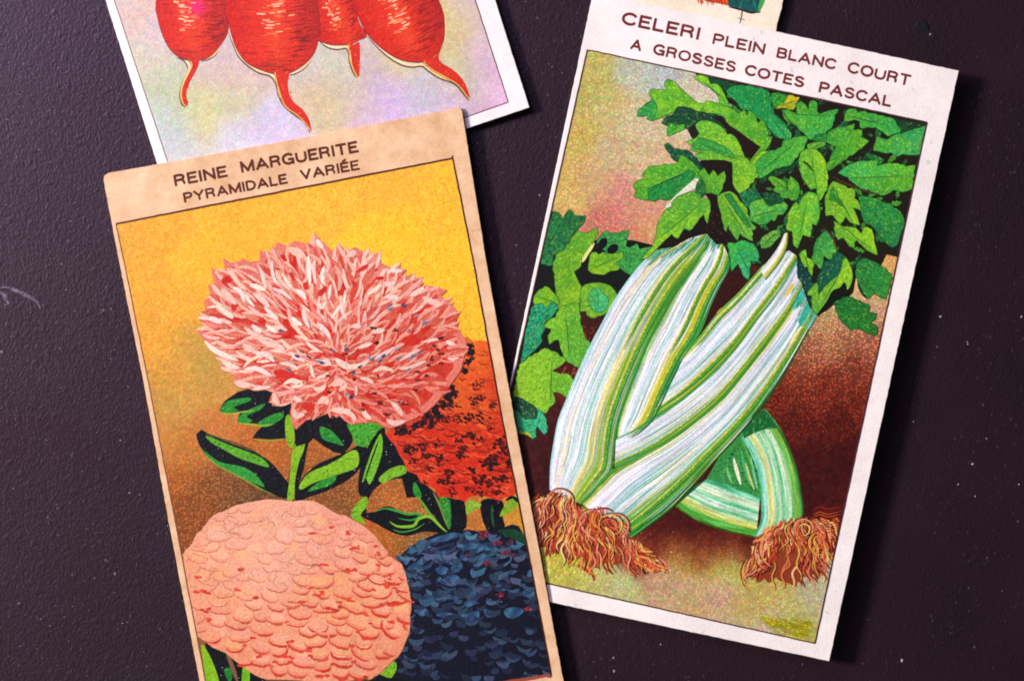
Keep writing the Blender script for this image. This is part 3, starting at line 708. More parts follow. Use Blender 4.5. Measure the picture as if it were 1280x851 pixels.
    leaf(k, D(*J, "530,245 560,262 600,270 640,240 680,225 690,260 668,300 650,340 600,420 555,480 550,530 495,570 520,630 555,690 540,800 540,930 380,930 350,700 330,530 350,440 430,390 490,290"), (134, 184, 24), .5, (86, 160, 40))
    cd.stroke(k, D(*J, "660,345 600,430 560,500"), 4, (224, 216, 130))
    leaf(k, D(*J, "680,340 710,290 760,245 800,275 860,265 940,240 920,310 910,370 940,385 1000,350 1020,395 1130,370 1050,470 1010,540 950,600 900,570 860,540 760,480 750,410"), (48, 146, 62), 1.5, (70, 170, 70), True)
    leaf(k, D(*J, "610,560 620,480 640,420 690,420 760,430 820,430 885,420 888,460 810,515 860,525 855,555 770,575 735,597 690,592 640,585"), (140, 190, 24), .6)
    for cx, cy, rx, ry, an in ((725, 350, 52, 34, -1.0), (697, 405, 24, 30, 0), (806, 392, 50, 36, -.6)):
        pts = [(cx+rx*math.cos(t)*math.cos(an)-ry*math.sin(t)*math.sin(an), cy+rx*math.cos(t)*math.sin(an)+ry*math.sin(t)*math.cos(an)) for t in np.linspace(0, 6.283, 15)[:-1]]
        flat(k, [(640+p[0]/6.4, 250+p[1]/6.4) for p in pts], (6, 8, 8))
    p4 = D(*J, "560,700 640,665 740,670 800,700 840,760 850,800 800,851")+D(*KK, "780,110 730,150 690,158 660,175 630,170 600,150 590,120 550,120 548,60")
    leaf(k, catmull(p4, 3, True), (130, 184, 32), .4)
    leaf(k, D(*J, "620,770 650,715 690,700 720,740 770,800 760,860 700,900 660,890 620,840"), (54, 180, 116), .8, (90, 190, 90))
    leaf(k, D(*J, "170,810 200,740 265,690 320,730 370,790 380,840 320,810 290,840 268,865 240,822 180,838"), (140, 190, 20), .4)
    leaf(k, D(*KK, "160,90 240,58 268,105 320,42 372,90 330,150 290,190 250,200 262,260 230,320 240,360 200,410 130,480 72,530 110,300"), (26, 150, 100), 3.0, (36, 170, 120), True, -.7)
    leaf(k, D(*KK, "390,90 470,62 535,60 540,140 550,230 580,310 600,350 625,370 605,440 560,520 530,570 480,540 430,512 400,440 375,350 345,350 300,385 290,340 312,262 255,245 290,200 350,170 370,120"), (118, 182, 34), .6, (96, 176, 50))
    leaf(k, D(*LL, "60,165 160,95 262,35 340,60 430,130 380,190 320,218 380,238 450,240 492,290 470,360 432,425 400,400 370,385 322,380 340,420 345,460 300,500 270,552 200,520 110,460 10,420"), (118, 186, 36), .8, (140, 190, 40))
    flat(k, D(*LL, "330,205 380,180 430,135 480,165 540,200 520,260 490,290 470,250 430,235 380,238"), (70, 16, 10))
    for i in range(14):
        x = rnd.uniform(700, 722); y = rnd.uniform(462, 472); cd.stroke(k, [(x, y), (x+3, y-5)], .8, (150, 80, 40), smooth=False)
    leaf(k, D(*LL, "10,420 60,430 110,460 200,520 240,540 262,580 285,660 280,700 258,722 230,690 200,650 188,690 190,740 165,757 130,725 60,715 20,680"), (44, 172, 118), 1.0, (60, 190, 130))
    leaf(k, D(*LL, "20,425 60,435 130,470 180,500 205,540 195,590 110,600 60,540 20,520"), (10, 50, 48), 2)
    cd.stroke(k, D(*LL, "60,712 100,708 135,722 160,748"), 3, (170, 180, 30))
    flat('pic', D(*KK, "548,125 590,122 600,155 620,178 660,182 700,160 728,172 725,210 690,270 660,310 640,340 600,352 580,320 565,260 552,200"), (60, 18, 12))
    for i in range(26):
        x = rnd.uniform(729, 744); y = rnd.uniform(406, 424); cd.stroke('pic', [(x, y), (x+1, y+3)], 1, rnd.choice([(150, 60, 30), (110, 40, 20)]), smooth=False)
    # ---- rear stalk on the right (behind)
    k = 'st3'
    flat(k, [(905, 560), (955, 510), (966, 528), (950, 560), (951, 625), (930, 625), (880, 604)], (52, 138, 58))
    for i in range(420):
        x, y = rnd.uniform(890, 955), rnd.uniform(515, 618)
        if x+y < 1474 or x > 952: continue
        cd.stroke(k, [(x, y), (x+rnd.uniform(1, 4), y+rnd.uniform(1, 3))], 1.2, rnd.choice([(14, 66, 34), (90, 180, 80), (40, 140, 90), (26, 96, 44)]), smooth=False)
    for p_, w_, c_ in (([(917, 572), (921, 588), (926, 606)], 4.5, (224, 226, 190)), ([(932, 578), (936, 594), (943, 612)], 3.5, (180, 204, 110)), ([(926, 560), (930, 580), (936, 604)], 3, (70, 170, 100)), ([(908, 584), (911, 594), (915, 604)], 3, (110, 190, 120)),
                       ([(938, 570), (942, 590), (947, 612)], 2.6, (120, 200, 150)), ([(900, 588), (903, 596), (906, 604)], 2.4, (60, 150, 90)), ([(926, 545), (934, 566), (942, 590)], 2, (90, 170, 60))):
        cd.stroke(k, p_, w_, c_, taper=(.0, .0))
    cd.ribbon(k, [(846, 634), (862, 612), (884, 598)], [(846, 634), (858, 640), (880, 652)], [(0, (20, 90, 60)), (1, (20, 120, 60))], 6, 8)
    A_ = [(884, 598), (910, 606), (950, 621)]; B_ = [(844, 633), (875, 652), (908, 663.5), (945, 671.5)]
    cd.ribbon(k, A_, B_, [(0, (50, 150, 90)), (.06, (90, 190, 140)), (.2, (200, 228, 190)), (.33, (206, 222, 170)), (.42, (80, 190, 140)), (.5, (236, 238, 210)), (.58, (90, 190, 130)), (.66, (206, 220, 150)), (.76, (190, 200, 80)), (.86, (60, 160, 60)), (.95, (90, 170, 50)), (1, (30, 100, 30))], 26, 26, 16, seed=5)
    A_ = [(927, 547), (938, 566), (948, 592), (951, 625), (951, 650), (942, 671)]; B_ = [(957, 511), (978, 540), (994, 580), (1002, 615), (1003.5, 645), (990, 655)]
    cd.ribbon(k, A_, B_, [(0, (40, 140, 70)), (.05, (110, 206, 170)), (.15, (170, 222, 196)), (.24, (206, 212, 110)), (.32, (216, 222, 170)), (.4, (120, 200, 150)), (.5, (200, 220, 170)), (.58, (90, 190, 130)), (.68, (206, 226, 180)), (.8, (90, 180, 90)), (.86, (150, 186, 50)), (.94, (50, 140, 50)), (1, (14, 70, 30))], 30, 26, 16, seed=6)
    flat(k, [(955, 511), (963, 520), (972, 535), (958, 536), (943, 541), (930, 548), (928, 536), (942, 522)], (20, 100, 46))
    for i in range(40):
        x = rnd.uniform(932, 966); y = rnd.uniform(518, 542); cd.stroke(k, [(x, y), (x-2, y+3)], 1.1, rnd.choice([(10, 60, 26), (70, 160, 70)]), smooth=False)
    # ---- dark gap behind stalks
    flat('pic', [(914, 330), (940, 335), (925, 366), (902, 386), (888, 400), (872, 424), (862, 430), (878, 400), (890, 366)], (52, 14, 8))
    cd.stroke('pic', [(896, 393), (901, 388), (906, 385)], 4, (226, 130, 30)); cd.stroke('pic', [(893, 397), (899, 392)], 2.5, (240, 190, 60))
    # ---- left stalk (two ribs) and right stalk (three ribs) crossing it
    AL = [(878, 284), (846, 300), (820, 312), (799, 333), (782, 355), (768, 376), (755, 400), (737, 434), (722, 466), (708, 500), (698, 526), (692, 556), (688, 583), (687, 612)]
    AM = [(890, 286), (884, 305), (872, 325), (858, 345), (843, 368), (829, 393), (812, 425), (797, 460), (783, 495), (772, 530), (768, 560), (765, 588), (752, 604), (727, 630)]
    AR = [(906, 288), (916, 312), (911, 338), (900, 356), (888, 382), (876, 413), (864, 433), (853, 448), (845, 464), (836, 482), (826, 504), (816, 524), (800, 540), (790, 546)]
    AM2 = AM[:10]+[(771, 545), (770, 551)]
    palAR = [(0, (70, 150, 50)), (.07, (130, 180, 80)), (.16, (244, 242, 226)), (.28, (236, 238, 244)), (.36, (150, 206, 190)), (.44, (236, 236, 236)), (.56, (242, 236, 214)), (.66, (226, 220, 110)), (.76, (190, 190, 24)), (.84, (120, 176, 50)), (.92, (40, 150, 60)), (1, (16, 90, 40))]
    cd.ribbon('st1', AM2, AR, palAR, 34, 54, 13, seed=12)
    k = 'st2'
    e0 = [(983, 293), (959, 327), (925, 366), (900, 390), (873, 424), (855, 441)]
    e1 = [(999, 322), (975, 362), (945, 402), (920, 436), (890, 468), (858, 496), (835, 512), (813, 526)]
    palB1 = [(0, (110, 176, 60)), (.06, (206, 210, 90)), (.13, (236, 232, 200)), (.22, (240, 238, 240)), (.3, (190, 214, 216)), (.4, (238, 236, 244)), (.5, (220, 224, 236)), (.58, (130, 190, 170)), (.66, (236, 236, 236)), (.76, (206, 216, 190)), (.84, (150, 176, 40)), (.9, (70, 160, 50)), (.96, (50, 150, 70)), (1, (60, 180, 150))]
    cd.ribbon(k, e0, e1, palB1, 40, 50, 12, seed=21)
    e1b = e1[:-1]+[(812, 527), (790, 540), (770, 549)]
    e2 = [(1008, 350), (988, 388), (962, 424), (932, 462), (900, 500), (862, 532), (830, 554), (800, 570), (768, 584)]
    palB2 = [(0, (70, 180, 150)), (.05, (226, 232, 236)), (.16, (240, 238, 246)), (.26, (196, 212, 214)), (.36, (234, 232, 236)), (.46, (214, 208, 208)), (.56, (226, 226, 216)), (.64, (206, 208, 130)), (.7, (140, 190, 160)), (.76, (140, 190, 214)), (.82, (190, 200, 120)), (.9, (110, 170, 40)), (.96, (44, 134, 46)), (1, (40, 130, 46))]
    cd.ribbon(k, e1b, e2, palB2, 44, 54, 13, seed=22)
    palAL = [(0, (176, 214, 220)), (.04, (226, 234, 240)), (.14, (228, 220, 220)), (.22, (236, 226, 200)), (.28, (224, 226, 236)), (.34, (196, 218, 210)), (.42, (240, 240, 240)), (.48, (130, 200, 180)), (.54, (236, 236, 214)), (.6, (226, 212, 110)), (.68, (190, 200, 130)), (.74, (140, 176, 44)), (.82, (110, 168, 36)), (.88, (176, 180, 30)), (.95, (84, 158, 48)), (1, (50, 130, 44))]
    cd.ribbon('st1', AL, AM, palAL, 48, 60, 13, seed=11)
    e2b = e2[:-1]+[(768, 588), (752, 604), (727, 629)]
    e3 = [(1021, 395), (1004, 425), (981, 465), (953, 507), (924, 542), (889, 580), (872, 600), (840, 634), (812, 656), (790, 672)]
    palB3 = [(0, (40, 130, 46)), (.05, (214, 196, 70)), (.09, (236, 232, 206)), (.15, (242, 238, 244)), (.26, (234, 230, 236)), (.36, (196, 214, 216)), (.42, (100, 184, 170)), (.47, (238, 238, 238)), (.55, (226, 232, 226)), (.61, (80, 170, 140)), (.68, (190, 210, 140)), (.74, (84, 160, 56)), (.82, (56, 144, 48)), (.88, (130, 176, 40)), (.94, (36, 130, 50)), (1, (20, 90, 36))]
    cd.ribbon(k, e2b, e3, palB3, 50, 56, 13, seed=23)
    k = 'st1'
    # top of A in shadowed teal
    for i in range(110):
        t = rnd.random(); x = 822+t*84; y = 309-16*math.sin(t*2.2)+rnd.uniform(0, 12)*(1-.3*t); L = rnd.uniform(5, 24)*(1-.4*t)
        cd.stroke(k, [(x, y), (x-L*(.95-.5*t), y+L)], rnd.uniform(1, 2.4), rnd.choice([(50, 160, 120), (40, 140, 60), (80, 180, 170), (120, 180, 60), (40, 150, 90), (30, 120, 60)]), smooth=False)
    k = 'st2'
    # teal shoulder at the top right and highlights
    flat(k, D(*I, "230,340 300,430 350,490 390,610 330,720 300,690 270,760 240,640 290,540 260,520 190,560 220,440"), (50, 176, 150), False)
    for i in range(60):
        x = rnd.uniform(992, 1020); y = 352+rnd.uniform(0, 62)
        if not inside((x, y), [(995, 340), (1008, 366), (1021, 395), (1008, 420), (996, 400), (990, 370)]): continue
        L = rnd.uniform(4, 12); cd.stroke(k, [(x, y), (x-L*.5, y+L)], rnd.uniform(1, 2), rnd.choice([(60, 180, 190), (40, 150, 90), (90, 200, 180), (50, 160, 60)]), smooth=False)
    for pl, c in (("260,540 200,620 100,760 30,851", (240, 240, 240)), ("205,345 170,400 140,450", (232, 190, 50)), ("190,430 120,520 20,650", (238, 238, 238)), ("270,690 220,760 170,840", (226, 224, 150)), ("200,110 140,200 60,300 0,370", (228, 232, 226))):
        cd.stroke(k, D(*I, pl), 4.5, c)
    # long engraved lines following the strands
    def strands(A, B, n, seed):
        rs = random.Random(seed); A = resample(catmull(A, 6), 30); B = resample(catmull(B, 6), 30)
        for i in range(n):
            u = rs.uniform(.02, .98); i0 = rs.randrange(0, 24); m_ = rs.randrange(4, 12); seg = range(i0, min(30, i0+m_))
            pts = [tuple(A[j]*(1-u)+B[j]*u) for j in seg]
            if len(pts) < 2: continue
            c = rs.choice([(140, 190, 170), (110, 180, 160), (170, 190, 190), (250, 250, 250), (250, 250, 250), (226, 206, 90), (90, 170, 70), (180, 200, 210), (190, 170, 160)])
            cd.stroke(k, pts, rs.uniform(.5, 1.2), c, smooth=False)
    k = 'st1'; strands(AL, AM, 90, 1); strands(AM2, AR, 50, 9)
    k = 'st2'; strands(e0, e1, 50, 2); strands(e1b, e2, 60, 3); strands(e2b, e3, 70, 4)
    gd = (60, 146, 50)
    def ridge(key, A, B, u, w_, kind=0, t0=0, t1=30):
        A = resample(catmull(A, 6), 30); B = resample(catmull(B, 6), 30)
        C_ = [tuple(A[i]*(1-u)+B[i]*u) for i in range(t0, t1)]
        if kind == 0:
            cd.stroke(key, [(p[0]-w_*.45, p[1]-w_*.2) for p in C_], w_*.8, (204, 196, 50), (214, 206, 90), smooth=False, a=.3)
            cd.stroke(key, C_, w_, (104, 170, 44), (84, 160, 56), smooth=False, a=.3); cd.stroke(key, [(p[0]+w_*.4, p[1]+w_*.2) for p in C_], w_*.3, (34, 120, 46), smooth=False)
        else:
            cd.stroke(key, C_, w_, (110, 196, 176), (140, 206, 190), smooth=False); cd.stroke(key, [(p[0]+w_*.6, p[1]) for p in C_], w_*.6, (246, 246, 248), smooth=False)
    ridge('st1', AL, AM, .62, 4.2, 0, 0, 15); ridge('st1', AL, AM, .86, 5.5, 0, 2, 30); ridge('st1', AL, AM, .3, 1.6, 1, 3, 28); ridge('st1', AL, AM, .47, 1.8, 1, 12, 30); ridge('st1', AL, AM, .12, 1.4, 1, 8, 29)
    ridge('st1', AM2, AR, .34, 1.8, 1, 2, 28); ridge('st1', AM2, AR, .62, 3.6, 0, 0, 18); ridge('st1', AM2, AR, .86, 5.0, 0, 3, 30)
    ridge(k, e0, e1, .12, 3.2, 0, 0, 26); ridge(k, e0, e1, .55, 1.8, 1, 2, 30); ridge(k, e0, e1, .84, 4.2, 0, 0, 30); ridge(k, e0, e1, .32, 1.3, 1, 4, 28)
    ridge(k, e1b, e2, .3, 1.5, 1, 2, 28); ridge(k, e1b, e2, .52, 1.6, 1, 6, 30); ridge(k, e1b, e2, .86, 4.2, 0, 0, 30); ridge(k, e1b, e2, .68, 1.5, 1, 0, 20)
    ridge(k, e2b, e3, .4, 1.8, 1, 2, 30); ridge(k, e2b, e3, .62, 2.0, 1, 8, 30); ridge(k, e2b, e3, .8, 5.0, 0, 0, 30); ridge(k, e2b, e3, .22, 1.3, 1, 4, 29)
    cd.stroke(k, [(p[0]-.5, p[1]-1) for p in e1b], 3.0, gd, (60, 150, 60)); cd.stroke(k, [(p[0]-2.2, p[1]-3.0) for p in e1b[:-2]], 1.4, (170, 176, 30))
    cd.stroke(k, [(p[0]-.5, p[1]-1) for p in e2b], 3.0, gd, (60, 150, 60)); cd.stroke(k, [(p[0]-2.0, p[1]-2.8) for p in e2b[:-3]], 1.4, (170, 176, 30))
    cd.stroke(k, [(p[0]-.4, p[1]-.6) for p in e0], 1.8, (110, 170, 60)); cd.stroke(k, e3, 1.8, (20, 80, 30))
    cd.stroke(k, AR[6:], 2.4, (24, 110, 40)); cd.stroke('st1', AM[:12], 1.6, (44, 130, 46)); cd.stroke('st1', AR[2:7], 1.6, (60, 140, 50))
    cd.stroke('st1', AL[1:], 1.6, (170, 222, 216))
    # ---- leaves of the main head
    k = 'lv'
    base = [(868, 92), (1160, 154), (1123, 322), (1108, 318), (1098, 338), (1078, 324), (1070, 345), (1066, 366), (1056, 376), (1034, 382), (1023, 396), (1012, 384), (1006, 368), (997, 338), (996, 320), (986, 313), (968, 322), (950, 334), (938, 330), (915, 338), (910, 318), (903, 304), (884, 292), (858, 298), (838, 306), (818, 314), (829, 300), (842, 290), (858, 282), (872, 260), (886, 250), (874, 232), (870, 208), (880, 196), (866, 176), (858, 160), (880, 145), (905, 150), (915, 132), (898, 118)]
    flat(k, base, brn)
    for i in range(500):
        x, y = rnd.uniform(840, 1150), rnd.uniform(100, 390)
        if inside((x, y), base): cd.stroke(k, [(x, y), (x+rnd.uniform(1, 3), y+rnd.uniform(-2, 2))], 1, rnd.choice([(70, 60, 20), (10, 10, 6), (16, 60, 30), (90, 50, 30)]), smooth=False)
    rl = random.Random(41)
    for i in range(420):       # under-storey of small shaded leaflets
        x, y = rl.uniform(840, 1150), rl.uniform(95, 380)
        if not inside((x, y), base): continue
        an = rl.uniform(0, 6.28); L = rl.uniform(8, 17); w_ = L*rl.uniform(.35, .6); ca, sa = math.cos(an), math.sin(an)
        shp = [(-.5, 0), (-.2, .35), (-.12, .24), (.1, .5), (.14, .3), (.36, .28), (.6, 0), (.3, -.22), (.18, -.4), (.05, -.26), (-.15, -.42), (-.22, -.22)]
        P = [(x+ca*L*a_-sa*w_*b_, y+sa*L*a_+ca*w_*b_) for a_, b_ in shp]
        if not all(inside(p, base) for p in P): continue
        c = rl.choice([(18, 74, 36), (30, 104, 44), (24, 92, 56), (52, 130, 42), (16, 60, 38), (70, 146, 40)])
        cd.poly(k, P, c, .15); cd.stroke(k, [P[0], (x, y), P[6]], .9, mixc(c, (8, 20, 10), .6), smooth=False)
        for q in range(5):
            u, v = rl.uniform(-.3, .4), rl.uniform(-.25, .25); a0 = (x+ca*L*u-sa*w_*v, y+sa*L*u+ca*w_*v)
            cd.stroke(k, [a0, (a0[0]+ca*3-sa*2, a0[1]+sa*3+ca*2)], .8, mixc(c, (90, 170, 60), rl.uniform(.2, .6)), smooth=False)
    leaf(k, D(*F, "1000,310 1265,355 1240,400 1060,420 1030,360"), (24, 60, 30), 1.5, (20, 50, 24), True)
    leaf(k, D(*E, "680,110 900,165 900,200 850,190 820,225 780,180 700,165"), (18, 70, 34), 2, (16, 60, 40), True)
    leaf(k, D(*E, "820,220 850,190 905,175 1000,175 1150,215 1172,260 1175,350 1200,400 1280,470 1330,540 1330,620 1240,600 1190,560 1140,490 1080,440 1010,370 940,360 905,310 880,285 830,250"), (30, 156, 76), 1.2, (30, 140, 60), True)
    leaf(k, D(*E, "555,105 600,93 670,110 690,165 750,170 790,220 810,270 850,345 800,335 765,320 755,260 720,220 680,190 600,140"), md, .7, lt)
    leaf(k, D(*F, "0,240 60,290 130,365 190,430 180,470 115,480 60,440 0,380"), (40, 164, 84), .9)
    leaf(k, D(*F, "30,110 60,105 150,125 130,190 70,235 30,180"), (46, 150, 40), .8)
    leaf(k, D(*F, "65,225 130,190 160,125 250,140 200,240 120,225"), (206, 180, 24), .6, (190, 190, 40))
    flat(k, D(*E, "1150,580 1280,600 1260,680 1180,680"), brn)
    leaf(k, D(*E, "105,420 110,385 160,340 225,280 200,240 215,205 290,212 340,205 325,150 345,125 400,145 450,200 520,260 590,315 640,322 660,300 740,315 850,355 920,400 960,370 975,425 1000,375 1040,400 1075,480 1100,440 1140,510 1150,580 1185,585 1170,630 1130,690 1090,770 1010,790 1000,720 900,560 800,500 700,420 600,395 540,370 440,345 400,385 300,430 215,455 180,440 192,410 150,420"), lt, .5, (60, 156, 44))
    leaf(k, D(*E, "105,420 110,385 160,340 225,285 260,330 250,400 215,455 180,440 192,410 150,420"), (50, 160, 70), .8)
    leaf(k, D(*E, "300,475 320,440 400,400 432,345 500,350 600,385 700,400 780,420 840,490 790,520 740,470 650,460 590,460 550,490 510,525 480,510 430,480 370,500"), (16, 74, 44), 3, (16, 60, 40), True)
    leaf(k, D(*E, "345,575 350,520 380,475 420,498 480,485 480,520 410,550 375,570"), md, .6)
    flat(k, D(*E, "700,420 780,420 840,490 920,540 1000,600 1092,665 1050,720 1010,775 960,700 910,630 880,570 830,550 780,480"), (30, 14, 8))
    leaf(k, D(*E, "572,490 620,455 700,465 745,485 790,520 825,565 880,580 920,640 960,740 1010,790 1100,700 1150,700 1200,690 1200,800 1090,880 1010,960 965,1030 930,1045 885,990 870,955 868,800 760,770 620,768 572,745 570,720 640,715 530,690 545,655 500,625 580,590 605,560"), lt, .6, (96, 176, 50))
    leaf(k, D(*E, "600,590 700,620 830,680 900,760 820,740 700,690 560,680 545,655"), (60, 160, 60), .8)
    leaf(k, D(*F, "0,580 110,540 120,490 240,455 325,450 290,540 180,680 60,710 0,755 -60,790 -80,760 -100,680 -60,620"), (56, 168, 60), .7, (90, 180, 50))
    leaf(k, D(*F, "325,455 300,560 240,640 180,690 60,715 0,760 -70,800 -60,830 40,780 180,720 260,640 300,600"), (14, 66, 34), 2, (18, 60, 30), True)
    leaf(k, D(*E, "325,650 350,635 400,680 500,690 580,760 630,840 600,835 520,790 460,740 440,790 400,770 350,700"), dt, 2, None, True)
    leaf(k, D(*G, "80,265 85,250 155,215 165,160 200,120 300,110 420,100 440,60 450,28 520,65 600,140 650,200 655,260 650,330 610,355 580,320 600,220 575,205 500,270 420,340 380,380 330,385 285,370 240,395 200,385 130,375 80,350 100,315"), (96, 172, 36), .7, (60, 160, 44))
    leaf(k, D(*G, "190,300 350,230 480,170 520,145 570,175 550,210 500,270 430,330 340,385 285,370 240,395 205,385"), (34, 134, 50), 1.6, (30, 150, 60), True)
    cd.stroke(k, D(*G, "225,290 330,235 480,185"), 1.3, (10, 60, 30))
    cd.poly(k, D(*G, "330,440 415,345 500,270 570,210 605,220 575,290 490,330 400,385 380,440 350,455"), (222, 222, 186), .1)
    leaf(k, D(*G, "575,320 585,250 610,215 650,260 655,330 615,365"), (20, 90, 40), 2)
    flat(k, D(*G, "610,70 700,62 800,65 865,85 868,250 885,300 930,360 960,410 900,340 840,310 780,330 750,345 790,260 812,185 800,155 750,195 715,148 680,185 640,130"), (24, 12, 8))
    leaf(k, D(*G, "600,160 640,130 680,190 715,148 750,195 800,155 812,190 790,260 770,320 750,345 700,330 660,330 650,260"), (110, 176, 34), .6)
    flat(k, D(*G, "660,340 700,328 745,350 760,440 780,520 815,640 850,700 840,735 780,735 740,740 690,690 660,650 520,690 390,760 255,780 330,710 380,655 430,690 480,610 520,625 600,530 640,500 665,570 688,450 685,385"), (22, 10, 6))
    for i in range(90):
        x, y = rnd.uniform(850, 910), rnd.uniform(255, 300); cd.stroke(k, [(x, y), (x+1, y+1.6)], .9, rnd.choice([(96, 50, 24), (60, 30, 14)]), smooth=False) if inside((x, y), D(*G, "680,350 745,350 815,640 850,700 740,740 690,690 640,600 690,450")) else None
    leaf(k, D(*G, "380,410 400,385 460,345 560,315 600,350 620,370 680,385 688,450 665,572 650,540 640,500 600,530 560,590 520,628 480,610 455,650 430,692 380,655 310,720 250,785 180,851 150,851 240,740 262,640 270,580 310,500 345,455 385,435"), lt, .6, (80, 166, 50))
    leaf(k, D(*G, "750,352 790,330 840,316 900,350 925,395 970,440 1000,520 1012,565 1055,605 1040,625 1020,620 1030,712 975,685 925,650 905,705 885,680 860,640 835,580 818,640 790,560 770,470 755,420"), (128, 184, 36), .5, (96, 176, 56))
    leaf(k, D(*G, "800,340 850,335 880,380 910,430 960,500 1000,560 1015,610 960,570 920,510 870,440"), (50, 144, 56), 1.2, (40, 130, 60), True)
    leaf(k, D(900, 200, 4.253, "42,440 80,445 120,428 175,445 203,490 200,540 160,535 158,600 150,636 128,620 95,550 78,570 62,590 55,520"), (44, 166, 110), .8, (60, 180, 60))
    leaf(k, D(*G, "925,340 1010,290 1060,320 1120,380 1110,400 1050,390 1010,440 980,440"), (20, 100, 60), 2, (24, 130, 80), True)
    leaf(k, D(*G, "1010,550 1012,480 1000,440 1020,400 1120,375 1160,430 1280,400 1310,430 1270,500 1225,505 1200,555 1180,540 1140,575 1110,582 1050,565"), (100, 178, 40), .6, (60, 170, 90))
    leaf(k, D(*G, "1100,770 1090,730 1100,690 1170,640 1240,620 1250,670 1200,720 1160,760"), (110, 170, 60), .8)
    leaf(k, D(*G, "1110,330 1200,330 1280,380 1270,400 1160,430 1120,380"), (14, 70, 40), 3, (20, 90, 60), True)
    leaf(k, D(*F, "110,245 160,240 235,280 228,190 260,172 300,200 325,245 335,175 360,165 388,178 390,250 410,275 480,250 562,235 530,285 515,370 450,430 380,450 335,480 280,420 200,350"), (96, 178, 40), .6, (50, 166, 70))
    leaf(k, D(*F, "350,480 400,440 480,430 462,520 430,505"), (30, 120, 50), 1.5)
    leaf(k, D(*F, "300,605 315,520 380,500 450,500 460,520 400,545 350,580"), (110, 180, 44), .5)
    leaf(k, D(*F, "470,500 480,420 540,390 620,378 692,353 682,405 750,400 742,460 805,490 765,530 700,580 600,645 500,722 470,700 500,620 545,535"), (100, 178, 38), .6, (60, 164, 50))
    leaf(k, D(*F, "608,330 615,290 640,235 700,235 720,262 745,255 830,270 1000,310 1060,410 960,450 920,420 860,380 735,382 735,330 690,318 650,330"), (56, 166, 70), .8, (90, 176, 40))
    leaf(k, D(*F, "845,565 860,500 868,455 955,480 1020,440 1100,420 1255,370 1210,595 1150,600 1080,592 1035,612 985,580 920,582 880,570"), (96, 180, 44), .6, (50, 166, 90))
    leaf(k, D(*F, "780,590 850,600 930,640 880,680 800,620"), (20, 100, 44), 1.5)
    leaf(k, D(*H, "560,105 620,60 680,30 740,12 880,5 868,50 930,35 1000,30 1085,38 1100,55 1175,42 1150,230 1080,255 1000,240 975,262 930,282 870,262 800,235 775,245 720,210 680,180 640,140"), (104, 180, 36), .6, (56, 176, 80))
    leaf(k, D(*H, "245,20 262,-60 300,-85 350,-90 400,-70 440,-20 462,30 475,110 475,200 440,290 405,332 392,260 385,225 345,235 290,170 265,110"), lt, .6, (90, 176, 50))
    cd.stroke(k, D(*H, "270,10 320,40 360,95"), 2.6, (14, 60, 26))
    leaf(k, D(*H, "465,70 470,30 560,-20 625,-30 560,30 490,85"), (96, 176, 40), .6)
    leaf(k, D(*H, "0,150 20,130 80,150 140,180 150,250 165,170 180,132 220,165 250,215 248,270 230,318 190,326 165,305 100,300 95,270 40,245 60,215"), (100, 172, 34), .6, (70, 160, 50))
    leaf(k, D(*H, "145,550 160,460 178,400 220,340 250,360 275,300 320,258 370,265 400,310 408,380 410,440 385,522 350,508 335,617 300,605 275,598 255,650 235,707 205,680 195,570"), lt, .6, (80, 176, 60))
    leaf(k, D(*H, "457,320 480,230 520,172 590,200 640,230 695,240 690,310 752,375 740,402 675,380 700,430 735,520 700,515 660,500 620,452 600,490 575,512 540,470 520,440 490,440 465,448"), lt, .6, (110, 176, 40))
    leaf(k, D(*H, "515,215 545,250 565,320 620,385 580,365 530,320 490,320"), (60, 150, 44), 1)
    leaf(k, D(*H, "725,295 790,295 850,310 950,345 1030,395 1075,440 1087,500 1065,570 1050,620 1030,680 1000,700 960,680 925,640 890,600 860,555 820,520 780,510 750,440 745,380"), (50, 156, 56), 2.2, (24, 120, 70), True, .5)
    leaf(k, D(*H, "525,488 560,510 600,535 680,540 730,575 750,592 760,545 790,535 830,560 845,610 850,660 875,758 820,735 790,720 750,680 710,640 690,660 692,700 650,690 625,650 600,620 560,637 540,580"), lt, .6, (104, 176, 44))
    leaf(k, D(*I, "350,170 365,80 380,20 440,-60 470,-70 500,-20 545,70 550,100 515,110 512,160 480,150 445,125 430,230 405,225 395,200"), (90, 176, 56), .8, (50, 150, 70))
    leaf(k, D(*I, "250,115 270,90 300,78 310,140 360,175 355,230 350,285 325,250 318,215 285,215"), lt, .5)
    leaf(k, D(*I, "235,150 265,180 290,222 320,260 350,290 340,340 380,350 320,420 295,410 270,340 240,300"), (10, 66, 66), 2, (10, 50, 56), True)
    leaf(k, D(*I, "400,290 430,240 450,170 500,165 560,100 620,140 590,190 565,280 500,330 440,400 415,440 400,400"), (14, 96, 76), 2.5, (14, 80, 50), True, -.8)
    leaf(k, D(*I, "585,230 600,160 620,140 650,190 668,240 672,320 655,370 632,405 622,350 610,335 575,390 560,492 535,492 520,400 495,430 470,485 430,540 392,592 360,560 352,500 355,445 315,440 340,390 390,340 400,370 402,440 440,400 500,330 565,285"), lt, .5, (110, 180, 50))
    flat(k, D(*I, "520,400 575,380 608,335 625,400 650,390 640,440 590,470 540,500 470,560 400,600 395,590 470,490"), (10, 16, 8))
    leaf(k, D(*I, "705,200 730,170 760,148 850,175 920,220 985,270 975,340 945,475 900,460 850,425 830,440 800,472 760,420 735,370 705,290"), (50, 146, 50), 1.6, (40, 130, 60), True, .7)
    cd.stroke(k, D(*I, "715,340 750,420 795,470"), 3, (8, 30, 14))
